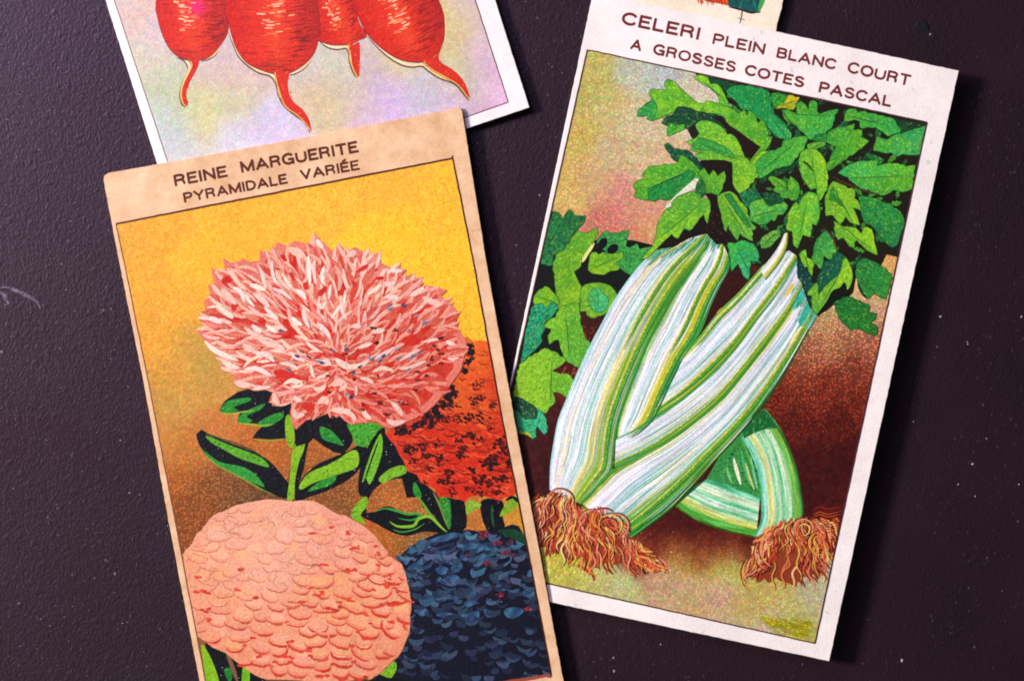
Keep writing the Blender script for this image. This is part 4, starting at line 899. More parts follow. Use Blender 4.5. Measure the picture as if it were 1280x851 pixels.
    leaf(k, D(*I, "525,510 570,480 600,460 640,455 700,480 760,505 810,530 800,575 865,590 855,630 820,660 872,700 865,755 800,745 750,720 700,705 655,720 620,680 580,640 560,590"), (30, 118, 40), 2.5, (40, 130, 40), True, .4)
    cd.stroke(k, D(*H, "440,540 500,600 530,650 550,720"), 2.4, (84, 50, 24)); cd.stroke(k, D(*H, "500,130 600,180 760,240 900,290"), 2.6, (70, 44, 22))
    # narrow pale stem between A and B
    cd.ribbon('st2', D(*H, "130,590 90,680 30,770 -60,880"), D(*H, "160,580 150,700 90,820 -20,960"), [(0, (200, 210, 190)), (.4, (244, 240, 240)), (.7, (200, 190, 70)), (1, (60, 120, 40))], 8, 20, 8, seed=31)
    # ---- hairy roots
    def roots(key, zone, starts, n, seed, spread, base):
        rs = random.Random(seed)
        core = [(zone_c[0]+(p[0]-zone_c[0])*.86, zone_c[1]+2+(p[1]-zone_c[1])*(.8 if p[1] < zone_c[1] else .5)) for p in zone]
        flat(key, catmull(core, 3, True), base)
        pal = [(66, 12, 8), (90, 16, 10), (150, 34, 20), (176, 50, 26), (196, 70, 36), (214, 110, 50), (226, 150, 60), (228, 186, 70), (222, 120, 96), (238, 214, 150), (206, 84, 60)]
        for i in range(n):
            kk = i/n; t = rs.random(); j = t*(len(starts)-1); a = int(j); f = j-a
            s0 = np.array(starts[a])*(1-f)+np.array(starts[min(a+1, len(starts)-1)])*f
            x, y = s0+np.array((rs.uniform(-4, 4), rs.uniform(-1, 6)))
            if rs.random() < .65:
                q = rs.random(); an = spread(x, y, t); x += math.cos(an)*q*55; y += math.sin(an)*q*55
            if not inside((x, y), zone): continue
            ang = spread(x, y, t)+rs.gauss(0, .16); pts = [(x, y)]; ph = y*.11+t*9+rs.gauss(0, .5); am = rs.uniform(.35, .75)
            for st in range(rs.randrange(5, 12)):
                an = ang+am*math.sin(ph+st*.9); L = rs.uniform(3.6, 5.4)
                x += L*math.cos(an); y += L*math.sin(an)
                if not inside((x, y), zone):
                    pts.append((x-L*.4*math.cos(an), y-L*.4*math.sin(an))); break
                pts.append((x, y))
            if len(pts) < 3: continue
            c = rs.choice(pal[:5] if kk < .28 else (pal[2:] if kk < .6 else pal[2:]+[(240, 196, 90), (232, 150, 120)]))
            cd.stroke(key, pts, rs.uniform(1.4, 3.2)*(1.05-.35*kk), jit(mixc(c, (226, 170, 90), .18), 10), jit(mixc(c, (190, 80, 40), .25), 8), taper=(.35, .05), n=3)
            if rs.random() < .5: cd.stroke(key, [(p[0]+1.4, p[1]+.4) for p in pts], 1.1, (46, 8, 6), n=3)
    z1 = D(640, 560, 4.253, "60,260 100,245 200,200 270,198 320,235 342,300 430,292 500,300 580,350 627,415 612,480 700,490 760,545 815,600 825,655 780,650 720,665 690,680 690,725 660,715 640,680 600,690 570,712 540,650 510,700 480,660 462,748 430,700 380,660 320,625 275,650 270,600 250,560 200,580 190,600 150,520 100,500")
    zone_c = (732, 680)
    roots('rt1', z1, [(655, 625), (690, 610), (715, 620), (722, 638), (745, 632), (775, 645), (785, 665), (800, 682)], 460, 3, lambda x, y, t: 2.05-t*1.35, (136, 52, 28))
    for cx, cy, r, a0, a1 in ((763, 655, 15, -2.8, 1.2), (762, 656, 10, -3.2, .8), (700, 625, 17, -2.6, .6), (768, 656, 18, -1.9, 1.3), (755, 652, 20, -2.9, -.9), (742, 650, 16, 3.0, 4.9)):
        pts = [(cx+r*math.cos(a), cy+r*.85*math.sin(a)) for a in np.linspace(a0, a1, 9)]
        cd.stroke('rt1', pts, 3.0, (60, 10, 8)); cd.stroke('rt1', [(p[0]-.6, p[1]+.9) for p in pts], 1.7, rnd.choice([(226, 150, 120), (232, 190, 90), (214, 90, 60)]))
    zone_c = (985, 705)
    z2 = D(840, 560, 4.253, "440,490 480,445 520,405 600,368 700,358 760,345 890,330 885,420 860,560 830,640 800,760 770,700 752,780 740,730 700,750 705,835 680,780 665,835 620,800 560,770 540,740 500,800 470,750 440,795 410,740 380,740 360,680 385,620 420,590 428,540")
    roots('rt2', z2, [(945, 672), (962, 656), (981, 648), (1003, 646), (1022, 648), (1044, 645)], 380, 4, lambda x, y, t: 1.75-(x-985)*.012-(.3 if y < 680 else 0)*(1 if x > 985 else -1)*.5+(.35 if y < 690 and x < 960 else 0), (140, 56, 30))
    for cx, cy, r, a0, a1 in ((1003, 660, 12, -3.6, 1.4), (1004, 661, 7, -3, 2), (1024, 678, 14, 1.2, 4.6), (1024, 676, 8, 1.2, 4.6), (965, 690, 22, 1.9, 3.7), (975, 684, 26, 2.0, 3.4), (950, 712, 22, 2.2, 3.9), (955, 716, 28, 2.1, 3.8)):
        pts = [(cx+r*math.cos(a), cy+r*math.sin(a)) for a in np.linspace(a0, a1, 9)]
        cd.stroke('rt2', pts, 2.8, (70, 14, 8)); cd.stroke('rt2', [(p[0]+.9, p[1]+.5) for p in pts], 1.6, rnd.choice([(232, 190, 90), (226, 150, 110), (230, 160, 50)]))
    for i in range(10):
        y = 634+i*3.2; cd.stroke('rt2', [(1015, y+3), (1025, y-1), (1035, y+2), (1052, y-2)], 1.1, rnd.choice([(150, 40, 20), (190, 80, 30), (110, 20, 12)]))
    # ---- frame and lettering
    frame_line(cd, [(734, 62.5), (1158.5, 153), (1018.5, 803.5), (589, 707.5)], 1.7, (84, 34, 44))
    frame_line(cd, [(734, 62.5), (589, 707.5)], 1.5, (90, 50, 44))
    ic = (116, 40, 38)
    for tx, p0, p1, h in (("CELERI", (775.5, 30.2), (874, 51.0), 16.4), ("PLEIN", (889.3, 55.2), (955.5, 69.0), 14.2), ("BLANC", (969.4, 72.2), (1044.5, 88.2), 13.8), ("COURT", (1058, 90.8), (1137, 108.4), 14.6)):
        cd.word('t1', tx, p0, p1, h, ic)
    for tx, p0, p1, h in (("A", (787, 61.6), (801, 65.0), 13.8), ("GROSSES", (815, 67.8), (919, 91.6), 14), ("COTES", (929.7, 93.6), (1004.5, 110.6), 13.8), ("PASCAL", (1022.3, 115.6), (1113.5, 134.5), 14.2)):
        cd.word('t2', tx, p0, p1, h, ic)
    cd.build({'pic': ('printed_picture', None, 'celery_bg'), 'lf': ('background_leaf', 'pic', 'celery'), 'st3': ('celery_stalk', 'pic', 'celery'), 'st1': ('celery_stalk', 'pic', 'celery'),
              'st2': ('celery_stalk', 'pic', 'celery'), 'lv': ('celery_leaf', 'pic', 'celery'), 'rt1': ('hairy_root', 'pic', 'celery'), 'rt2': ('hairy_root', 'pic', 'celery'),
              'line': ('border_line', None, 'line'), 't1': ('title_line', None, 'line'), 't2': ('title_line', None, 'line')}, M)
    label(cd.root, 'white-bordered seed card headed CELERI, with crossed celery stalks, green leaves and hairy roots', 'printed card', 'vintage seed cards')
celery_card()

# ------------------------------------------------------------------ card 4: asters
def aster_card():
    cd = Card('seed_label_card', (130, 218), 7.5, .0165, -.0045)
    cd.paper([(129.5, 226), (130, 220), (135, 216.5), (350, 177.5), (566, 136.2), (574, 134.2), (577.5, 138), (608.5, 330), (644.5, 530), (672.8, 680), (722, 945), (271, 951), (249.4, 851), (210.6, 651), (180, 480), (149.4, 330)], 2.6, M['paper_tan'], .3, 8)
    fr = [(145, 280), (566, 198.5), (592.5, 330), (629, 530), (658.5, 680), (689.5, 844.5), (272, 925), (256.8, 851), (219, 651), (186, 480), (157.5, 338)]
    cd.clip = [(145, 280), (566, 198.5), (689.8, 844.5), (272, 925)]
    bg = cf([(160, 300, (228, 160, 52)), (170, 350, (232, 164, 50)), (200, 280, (236, 166, 48)), (300, 260, (240, 176, 46)), (400, 240, (240, 178, 50)), (500, 230, (240, 176, 52)), (550, 260, (242, 184, 48)), (570, 330, (244, 190, 40)),
             (590, 400, (240, 184, 44)), (500, 290, (244, 190, 40)), (480, 320, (244, 192, 44)), (250, 330, (238, 176, 44)), (230, 380, (234, 166, 50)), (200, 420, (228, 158, 50)), (240, 430, (196, 150, 58)), (265, 455, (184, 146, 64)),
             (215, 470, (206, 146, 54)), (245, 490, (196, 144, 62)), (210, 510, (190, 142, 64)), (290, 480, (196, 140, 60)), (205, 550, (196, 128, 52)), (215, 600, (180, 100, 36), .2), (240, 560, (190, 116, 48), .1), (270, 540, (196, 116, 52), .1),
             (320, 560, (188, 104, 40), .2), (280, 600, (150, 88, 40), .5), (240, 620, (150, 82, 34), .5), (225, 650, (156, 84, 36), .5), (300, 610, (120, 76, 40), .4), (390, 560, (186, 104, 42), .3), (400, 600, (156, 94, 46), .5),
             (430, 620, (150, 92, 44), .5), (460, 610, (168, 100, 46), .4), (490, 620, (184, 106, 44), .3), (500, 650, (190, 110, 50), .3), (480, 670, (184, 100, 30), .2), (510, 670, (140, 96, 50), .5), (590, 655, (196, 116, 50), .3), (645, 650, (206, 140, 40), .1),
             (440, 560, (180, 110, 50), .3), (640, 640, (200, 140, 50)), (300, 810, (90, 60, 40)), (420, 830, (60, 60, 30)), (262, 820, (150, 90, 50)), (580, 847, (160, 70, 50)), (660, 846, (150, 64, 48))], 17)
    cd.grad('pic', fr, lambda x, y: bg(x, y)[:4], 5.5, 7)
    for i in range(3600):
        x, y = rnd.uniform(145, 660), rnd.uniform(200, 700)
        if not inside((x, y), fr): continue
        c = bg(x, y)
        if y > 560 and rnd.random() < .7: t = rnd.choice([(70, 44, 30), (100, 56, 28), (226, 150, 90)])
        elif y > 430: t = rnd.choice([(220, 176, 130), (140, 110, 60), (226, 160, 60), (120, 90, 50)])
        else: t = rnd.choice([(250, 205, 150), (250, 214, 170), (236, 150, 60), (250, 200, 90)])
        L = rnd.uniform(1, 2.6); a = rnd.uniform(-.7, .7)
        cd.stroke('pic', [(x, y), (x+L*math.cos(a), y+L*math.sin(a))], rnd.uniform(.7, 1.5), mixc(c[:3], t, rnd.uniform(.25, .65)), smooth=False)
    def glint(key, zone, n):
        xs = [p[0] for p in zone]; ys = [p[1] for p in zone]; k = 0
        while k < n*.45:
            x, y = rnd.uniform(min(xs), max(xs)), rnd.uniform(min(ys), max(ys)); k += 1
            if inside((x, y), zone): cd.stroke(key, [(x, y), (x+rnd.uniform(-1, 1.4), y+rnd.uniform(-1.6, 1))], .7, rnd.choice([(150, 156, 180), (100, 110, 140), (200, 204, 214)]), smooth=False)
    NN = (180, 480, 4.253); O = (420, 480, 4.253)
    navy = (7, 10, 17)
    # dark halo around the salmon bloom
    for i in range(420):
        a = rnd.uniform(3.05, 4.75); r = rnd.gauss(1.04, .035)
        x, y = 372+146*math.cos(a)*r, 742+119*math.sin(a)*r
        cd.stroke('pic', [(x, y), (x+rnd.uniform(-3, 3), y+rnd.uniform(-2, 2))], 1.3, rnd.choice([(60, 54, 36), (84, 60, 34), (40, 44, 36)]), smooth=False)
    # ---- blue bloom
    k = 'blue'
    B = (500, 640, 6.4)
    bo = D(*B, "-30,400 0,350 60,290 130,245 190,215 250,190 300,165 380,150 450,150 550,138 620,150 700,140 800,128 900,95 950,110 985,170 1010,250")+[(689, 846), (640, 848), (560, 870), (480, 870), (470, 790), (500, 720)]
    cd.poly(k, bo, (14, 15, 32))
    bl = (62, 104, 132)
    def bshape(txt, c=bl, jt=7):
        P = catmull(D(*B, txt), 4, True); cd.grad(k, P, lambda x, y: mixc(c, (34, 62, 98), .5+.5*math.sin(x*.35+y*.2))+(.15,), 3, jt)
    for t in ("20,370 60,310 120,270 200,235 300,195 430,160 450,190 380,225 280,250 230,290 150,320 90,370 50,420", "450,265 480,200 530,150 570,170 600,240 700,250 760,270 740,330 690,380 640,430 580,430 520,395 480,360 500,300", "60,450 120,400 200,370 250,400 240,440 170,470 100,500",
              "250,290 350,250 420,270 400,330 460,360 500,420 470,470 420,480 400,440 420,420 330,400 280,400 240,340", "290,440 340,415 385,445 370,490 330,500 295,480", "175,580 300,530 360,510 440,500 480,530 450,585 390,590 300,560 220,580",
              "560,460 600,450 620,510 580,520", "360,660 420,650 500,630 512,660 450,695 370,690", "755,600 800,570 840,590 885,600 820,630 770,625", "510,725 560,702 635,725 590,740 540,760", "670,770 740,790 805,800 760,830 690,835",
              "548,640 600,615 625,640 600,665 555,662", "830,795 860,765 940,760 990,790 920,845 860,840", "290,820 350,800 430,810 440,851 350,845", "470,800 560,795 630,790 625,850 560,860 480,851", "340,740 400,725 430,750 360,765", "960,650 1010,620 1060,600 1075,680 1020,680",
              "835,490 880,465 935,465 900,495", "700,700 730,690 725,740 690,730", "1020,480 1045,460 1055,540 1020,530", "730,410 760,440 820,440 880,400 895,350 870,330 880,380 820,415 770,410 740,380", "620,600 700,610 700,650 640,650", "120,770 180,750 230,800 170,830", "830,150 900,150 900,190 840,190"):
        bshape(t)
    def crescent(x, y, L, w, c, an=0):
        P = [(x+L*t*math.cos(an)-L*.45*(1-4*t*t)*math.sin(an)*-1*0, y+L*t*math.sin(an)+L*.28*(1-4*t*t)) for t in (-.5, -.25, 0, .25, .5)]
        cd.stroke(k, P, w, c, taper=(.1, .1))
    rb = random.Random(12)
    for i in range(380):
        x = rb.uniform(500, 686); y = rb.uniform(665, 845)
        dens = max(.34, min(1, 1.3-(y-665)/140-(x-520)/420))
        if rb.random() > dens+.25 or not inside((x, y), bo): continue
        br = rb.uniform(.15, .9)*(.5+.5*dens)
        c = mixc((22, 24, 44), rb.choice([(80, 136, 154), (64, 112, 138), (90, 108, 134), (50, 80, 104)]), br)
        crescent(x, y, rb.uniform(8, 20), rb.uniform(3, 8), jit(c, 6, 4), rb.uniform(-.35, .35))
    for t in ("230,260 300,270 380,240 460,215 470,180", "120,400 170,350 200,345", "170,440 240,390 250,375", "270,480 275,440 320,420 M", "180,600 300,570 390,600 460,590", "480,390 520,400 600,440", "330,410 380,430 410,445", "500,330 560,310", "610,345 650,320 670,315", "300,300 350,290 400,275", "430,500 500,470 540,460", "250,470 290,510 370,505", "90,520 130,560", "170,500 210,540", "240,560 300,540"):
        t = t.replace(' M', ''); cd.stroke(k, D(*B, t), rnd.uniform(2.5, 5), (14, 18, 44))
    for cx, cy, r in ((660, 185, 7), (770, 245, 6), (840, 320, 6), (870, 235, 5), (1020, 770, 5), (800, 660, 5), (530, 350, 4), (690, 410, 5), (860, 330, 5)):
        for j in range(9): cd.stroke(k, [(500+(cx+rnd.gauss(0, r*4))/6.4, 640+(cy+rnd.gauss(0, r*3))/6.4), (500+(cx+rnd.gauss(0, r*4))/6.4+2, 640+(cy+rnd.gauss(0, r*3))/6.4)], 1.8, rnd.choice([(110, 30, 44), (86, 28, 50), (60, 24, 44), (140, 50, 56)]), smooth=False)
    glint(k, bo, 40)
    # ---- foliage
    k = 'fol'
    def g(txt, c, og=NN, h=1.0, sm=True):
        P = D(*og, txt); P = catmull(P, 3, True) if sm else P
        cd.grad(k, P, lambda x, y: c+(.1,), 4, 9)
        xs = [p[0] for p in P]; ys = [p[1] for p in P]
        if sum(c) > 120:
            for i in range(int((max(xs)-min(xs))*(max(ys)-min(ys))/16*h)):
                x, y = rnd.uniform(min(xs), max(xs)), rnd.uniform(min(ys), max(ys))
                q = (x+rnd.uniform(1, 4), y-rnd.uniform(1, 3))
                if inside((x, y), P) and inside(q, P): cd.stroke(k, [(x, y), q], .9, mixc(c, rnd.choice([(10, 50, 20), (170, 210, 60), (14, 20, 30)]), rnd.uniform(.3, .7)), smooth=False)
        elif sum(c) < 100: glint(k, P, int((max(xs)-min(xs))*(max(ys)-min(ys))/120))
    gr = (38, 138, 44); yg = (128, 180, 26); dgn = (14, 60, 32)
    g("400,140 415,110 430,88 500,40 540,28 690,15 695,110 780,75 785,180 752,290 690,295 575,287 600,250 645,212 560,208 495,195 510,150 420,155", navy, sm=False)
    g("405,140 420,115 450,88 550,72 565,88 480,120 500,140 450,152 415,152", gr); g("495,198 512,165 560,135 645,102 610,140 545,170 580,195 540,208", gr); g("600,212 660,172 728,150 742,172 700,205 650,228", gr)
    cd.stroke(k, D(*NN, "410,150 450,158 520,148 590,140"), 1.8, (150, 176, 40)); cd.stroke(k, D(*NN, "500,204 560,214 630,220 690,212"), 1.8, (140, 180, 40)); cd.stroke(k, D(*NN, "580,290 640,300 700,296 748,290"), 1.6, (130, 150, 40))
    g("750,190 775,165 800,260 790,340 758,305", yg)
    g("278,275 290,255 312,242 350,272 450,308 560,350 640,388 690,430 740,490 770,535 762,605 700,592 620,552 520,492 400,432 330,382 298,332", navy)
    g("330,272 450,322 560,362 630,395 665,440 600,425 500,390 420,345 360,312", (84, 162, 34)); g("320,352 400,412 520,438 590,478 640,545 560,515 450,460 370,412", (44, 146, 50))
    cd.stroke(k, D(*NN, "300,335 340,388 400,436 520,498 620,556 700,592"), 1.8, (120, 150, 40)); cd.stroke(k, D(*NN, "310,244 380,280 480,312 590,360 690,430"), 1.6, (24, 60, 30))
    g("790,350 812,260 850,215 897,240 880,300 866,350 852,440 835,500 806,560 797,622 755,618 772,500", navy, sm=False)
    g("790,350 828,285 862,240 852,340 822,420 802,520 800,600 782,620 760,614 775,500", yg)
    g("800,605 820,530 900,440 1000,390 1080,358 1150,318 1185,325 1172,400 1130,470 1050,530 960,572 870,602 825,622", navy)
    g("828,535 880,470 1000,418 1110,350 1142,378 1132,440 1060,470 1000,490 900,525 835,560", (128, 184, 30), h=.7); g("870,570 930,520 1020,480 1005,525 950,550", gr)
    g("798,240 850,188 930,178 970,152 1010,170 1060,152 1092,190 1112,300 1092,335 1060,372 1010,362 960,332 900,288 880,310 808,332", navy, sm=False)
    g("935,228 985,240 1020,270 1062,325 1010,312 950,290", gr)
    g("60,210 120,198 180,205 245,225 215,300 165,332 105,320 85,270", (66, 158, 40), O, 1.6)
    g("250,255 335,330 362,420 440,490 500,555 560,598 625,780 560,782 525,700 460,652 440,602 375,602 350,500 260,512 200,562 165,622 160,692 118,682 150,580 200,450", navy, O, sm=False)
    g("118,570 130,440 180,310 245,232 262,260 252,400 205,510 150,592", navy, O); g("138,522 160,440 200,330 238,262 248,340 222,440 180,532 160,500", (108, 178, 36), O)
    cd.stroke(k, D(*O, "150,520 190,400 230,290"), 2, navy)
    g("228,500 290,448 360,432 372,472 300,500 250,525", (120, 178, 34), O)
    g("80,692 105,640 160,595 167,645 132,692 155,742 100,722", (120, 180, 30), O)
    g("415,520 440,550 455,600 430,605 410,570", gr, O); cd.stroke(k, D(*O, "515,570 550,640 580,720 600,770"), 3, (110, 130, 50)); cd.stroke(k, D(*O, "440,600 500,690 560,770"), 3, (90, 160, 40))
    g("560,602 640,612 682,622 692,762 612,778 592,700", navy, O); g("548,602 600,612 612,700 606,770 582,722", (40, 130, 40), O)
    g("128,695 200,678 250,652 300,652 350,680 450,690 545,740 580,790 470,782 380,805 300,788 220,745", navy, O)
    cd.stroke(k, D(*O, "200,680 260,660 320,672 380,690 430,688 450,700 400,722 330,712"), 3, (50, 146, 50)); cd.stroke(k, D(*O, "285,730 330,755 410,752 440,715 500,705 560,760 590,785"), 3.6, (124, 180, 40)); cd.stroke(k, D(*O, "300,770 350,785 420,770 470,740"), 1.4, (60, 150, 50))
    g("770,620 885,620 885,700 895,765 800,772", navy, O); cd.stroke(k, D(*O, "830,640 830,700 840,760"), 2.6, (24, 84, 44)); g("870,700 900,640 958,590 962,650 905,690", (128, 170, 36), O); g("700,618 775,640 720,680 692,690", (140, 180, 50), O)
    cd.stroke(k, D(*O, "900,620 940,600 980,640"), 4, navy)
    g("860,780 940,770 1000,800 1010,851 940,820", dgn, O)
    Sx = (180, 651, 4.253)
    g("325,645 440,695 560,780 680,870 400,1100 380,1100", navy, Sx, sm=False); g("305,660 335,688 370,760 400,851 420,960 370,1000 340,900 322,800", yg, Sx, .6)
    cd.stroke(k, D(*Sx, "440,700 465,760 500,860"), 5, (120, 84, 54)); g("425,790 460,780 470,830 450,851", (30, 120, 44), Sx); g("530,750 560,770 558,870 520,870", (110, 180, 20), Sx)
    g("60,800 140,745 150,790 110,851 60,900", (120, 180, 30), (460, 651, 4.253)); g("0,851 60,810 100,830 200,840 200,930 0,930", navy, (460, 651, 4.253), sm=False)
    cd.poly('pic', [(596, 856), (640, 849), (689.5, 841), (690, 850), (650, 870), (560, 900), (500, 910)], (150, 74, 54))
    # ---- red bloom
    k = 'red'
    ro = [(583, 420), (592, 427), (600, 425), (612, 428), (650, 600)]+D(*O, "950,588 900,600 872,620 800,598 740,590 712,598 682,622 640,608 600,598 545,602 520,552 450,522 430,480 380,462 360,410 335,372 318,332 290,300 262,262 330,200 420,120")
    rf = cf([(600, 440, (228, 104, 34)), (615, 440, (220, 78, 28)), (590, 480, (218, 84, 28)), (600, 510, (214, 84, 28)), (585, 500, (216, 88, 30)), (620, 490, (206, 56, 22)), (630, 540, (204, 50, 20)), (580, 540, (208, 54, 22)), (540, 540, (208, 50, 22)), (510, 560, (212, 60, 28)),
             (520, 590, (214, 64, 30)), (560, 580, (204, 44, 18)), (600, 600, (202, 42, 18)), (640, 600, (208, 56, 26)), (560, 615, (206, 44, 20)), (640, 570, (180, 34, 16)), (500, 545, (206, 56, 30))], 13)
    cd.grad(k, ro, lambda x, y: rf(x, y)[:3]+(.05,), 4, 7)
    for i in range(520):
        x, y = rnd.uniform(495, 640), rnd.uniform(430, 620); L = rnd.uniform(4, 12); an = .55+rnd.gauss(0, .12)
        q = (x+L*math.cos(an), y+L*math.sin(an))
        if inside((x, y), ro) and inside(q, ro):
            c = rf(x, y)[:3]; cd.stroke(k, [(x, y), q], rnd.uniform(.7, 1.3), mixc(c, rnd.choice([(246, 150, 60), (170, 26, 12), (236, 90, 40)]), rnd.uniform(.3, .7)), smooth=False)
    for i in range(260):      # darker petal bases, heavier at the upper left
        x, y = rnd.uniform(495, 645), rnd.uniform(430, 618)
        if not inside((x, y), ro): continue
        if rnd.random() < min(.85, max(.1, .3+(y-480)/260)): continue
        L = rnd.uniform(4, 9); q = [(x-L, y+rnd.uniform(-3, 0)), (x, y+rnd.uniform(1, 3)), (x+L, y+rnd.uniform(-1, 3))]
        if all(inside(p, ro) for p in q): cd.stroke(k, q, rnd.uniform(1.2, 3), mixc(rf(x, y)[:3], (120, 20, 12), rnd.uniform(.3, .75)))
    for i in range(150):
        x, y = rnd.uniform(495, 645), rnd.uniform(500, 618); r = rnd.uniform(7, 12)
        P = [(x+r*math.cos(t), y+r*.55*math.sin(t)) for t in np.linspace(.2, 2.9, 6)]
        if all(inside(p, ro) for p in P): cd.stroke(k, P, rnd.uniform(.9, 2.0), rnd.choice([(150, 26, 14), (120, 20, 12), (226, 84, 40)]), n=2)
    def blot(x, y, r, dn=16, el=.5):
        for j in range(dn):
            a = x+rnd.gauss(0, r*.5); b = y+rnd.gauss(0, r*.38)
            if inside((a, b), ro): cd.stroke(k, [(a-r*.25, b-r*.14), (a, b), (a+r*.25, b+r*.14)], rnd.uniform(1.6, 3.4)*r/8, rnd.choice([(62, 14, 10), (40, 14, 14), (96, 18, 10), (26, 14, 18)]))
    for x, y, r in ((510, 562, 9), (528, 557, 8), (532, 570, 7), (546, 572, 8), (556, 600, 9), (574, 568, 8), (590, 545, 9), (580, 560, 7), (602, 548, 6), (618, 575, 13), (610, 580, 10), (626, 552, 9), (630, 560, 8), (560, 590, 7), (600, 600, 10), (614, 602, 10), (590, 588, 7), (628, 598, 8), (584, 522, 8),
                    (600, 520, 7), (592, 502, 6), (600, 498, 6), (615, 508, 6), (555, 525, 7), (565, 505, 7), (574, 552, 6), (535, 585, 6), (565, 615, 6), (600, 615, 7), (622, 615, 7), (518, 575, 6), (548, 555, 6), (640, 580, 8), (595, 480, 6), (575, 524, 6), (530, 605, 5), (612, 535, 5), (585, 610, 5)):
        blot(x, y, r)
    for x, y, r in ((588, 432, 6), (590, 440, 7), (586, 452, 7), (580, 462, 6), (565, 484, 7), (568, 492, 7), (555, 505, 8), (545, 512, 8), (535, 520, 9), (528, 528, 8), (540, 530, 8), (520, 533, 7), (505, 538, 9), (498, 540, 7), (548, 520, 7), (560, 496, 7)):
        for j in range(20): cd.stroke(k, [(x+rnd.gauss(0, r*.4), y+rnd.gauss(0, r*.4)), (x+rnd.gauss(0, r*.4), y+rnd.gauss(0, r*.4))], 3.2, rnd.choice([(20, 12, 18), (30, 16, 20), (70, 20, 20)]), smooth=False)
    glint(k, ro, 20)
    # ---- salmon bloom
    k = 'sal'
    W = (360, 640, 6.4)
    so = D(220, 620, 6.4, "55,480 95,430 150,370 170,310 200,270 260,190 320,135 380,100 520,50 660,28 830,22 900,45 1050,38 1150,75")+D(*W, "380,20 470,38 600,108 700,188 790,300 865,370 935,430 952,520 975,640 982,760 965,851")
    so += D(460, 651, 4.253, "205,590 180,670 130,735 60,802 0,845")+D(180, 651, 4.253, "1180,835 1050,860 900,862 800,845 650,842 550,788 430,695 350,652 300,612 270,562 240,400 220,260 205,190")
    so = catmull(so, 3, True); so = [tuple(np.array(p)+(np.array(p)-np.array((368, 742)))/150*(1.6*abs(math.sin(i*.5+math.sin(i*.23)))+2.2*math.sin(i*.17+1)-1.0+rnd.uniform(-.8, .8))) for i, p in enumerate(so)]
    sf = cf([(280, 660, (232, 160, 128)), (350, 650, (236, 166, 134)), (320, 720, (234, 162, 132)), (260, 760, (232, 150, 116)), (300, 800, (230, 146, 106)), (420, 660, (234, 156, 130)), (460, 700, (228, 146, 112)), (490, 740, (232, 148, 110)), (440, 760, (230, 150, 104)), (400, 800, (232, 152, 116)), (350, 830, (230, 146, 110)), (480, 800, (228, 140, 104)), (240, 720, (232, 154, 110))], 28)
    cd.poly(k, [(p[0]+.6, p[1]+1) for p in so], (150, 100, 60))
    cd.grad(k, so, lambda x, y: sf(x, y)[:3]+(.08,), 5, 5)
    # cup-shaped petals on a jittered, curved lattice: body tint, then the rim arc, reddening to the lower right
    rs = random.Random(5); cups = []; y = 634; ri = 0
    while y < 862:
        x = 215+(ri % 2)*11
        while x < 522:
            dx = (x-372)/146; yy = y+rs.gauss(0, 2.2)+10*dx-12*dx*dx*(1 if y > 730 else -.7)
            cups.append((x+rs.gauss(0, 2.6), yy, rs.uniform(10.5, 16.5), rs.uniform(7, 11), rs.gauss(.1, .2)))
            x += rs.uniform(22, 30)
        y += rs.uniform(11.5, 14); ri += 1
    def arc(cx, cy, a, b, an, t0, t1, sc=1.0, n=9):
        out = []
        for t in np.linspace(t0, t1, n):
            px, py = a*sc*math.cos(t), b*sc*(abs(math.sin(t))**.8)*(1 if math.sin(t) > 0 else -1)
            out.append((cx+px*math.cos(an)-py*math.sin(an), cy+px*math.sin(an)+py*math.cos(an)))
        return out
    for cx, cy, a, b, an in cups:
        P = arc(cx, cy, a, b, an, 0, 5.9, .84, 12)
        if all(inside(p, so) for p in P):
            c = sf(cx, cy)[:3]; cd.poly(k, P, jit(mixc(c, rs.choice([(250, 186, 140), (244, 180, 150), (246, 176, 110)]), rs.uniform(.15, .55)), 4, 3), .08)
    for cx, cy, a, b, an in cups:
        red = min(1, max(0, .1+(cx-330)/400+(cy-705)/165))
        if cy < 720 and cx < 380: red = .05
        t0 = rs.uniform(.0, .5); t1 = math.pi-rs.uniform(0, .5)
        P = arc(cx, cy, a, b, an, t0, t1)
        P = [(p[0]+rs.gauss(0, .35), p[1]+rs.gauss(0, .35)) for p in P if inside(p, so)]
        if len(P) < 4: continue
        if rs.random() < .1+.25*(red < .1): continue
        c = mixc((190, 124, 98), (206, 62, 42), min(1, red*1.6)*rs.uniform(.7, 1.0))
        cd.stroke(k, [(p[0], p[1]-1.4-red) for p in P], 3.4+2*red, mixc(sf(cx, cy)[:3], (220, 112, 80), .10+.22*red), taper=(.1, .1), n=2)
        cd.stroke(k, P, 1.0+red*rs.uniform(1.0, 3.2), jit(c, 8, 4), jit(c, 8, 4), taper=(.2, .2), n=2, a=.15)
        if red > .3 and rs.random() < .6: cd.stroke(k, [(p[0]+rs.gauss(0, .6), p[1]+rs.uniform(.5, 1.8)) for p in P[1:-3]], 1+red*rs.uniform(.5, 3), jit(c, 12, 6), n=2, a=.2)
        if rs.random() < .12: cd.stroke(k, [(p[0], p[1]-1.7-red) for p in P[2:-2]], 1.1, mixc(sf(cx, cy)[:3], (254, 214, 176), .6), n=2)
        if rs.random() < red*.6:
            q = rs.choice((P[0], P[-1])); cd.stroke(k, [(q[0]-rs.uniform(2, 5), q[1]+rs.uniform(-1, 1)), q, (q[0]+rs.uniform(2, 5), q[1]+rs.uniform(-1, 2))], rs.uniform(2, 4.5), jit((206, 64, 44), 10), a=.2)
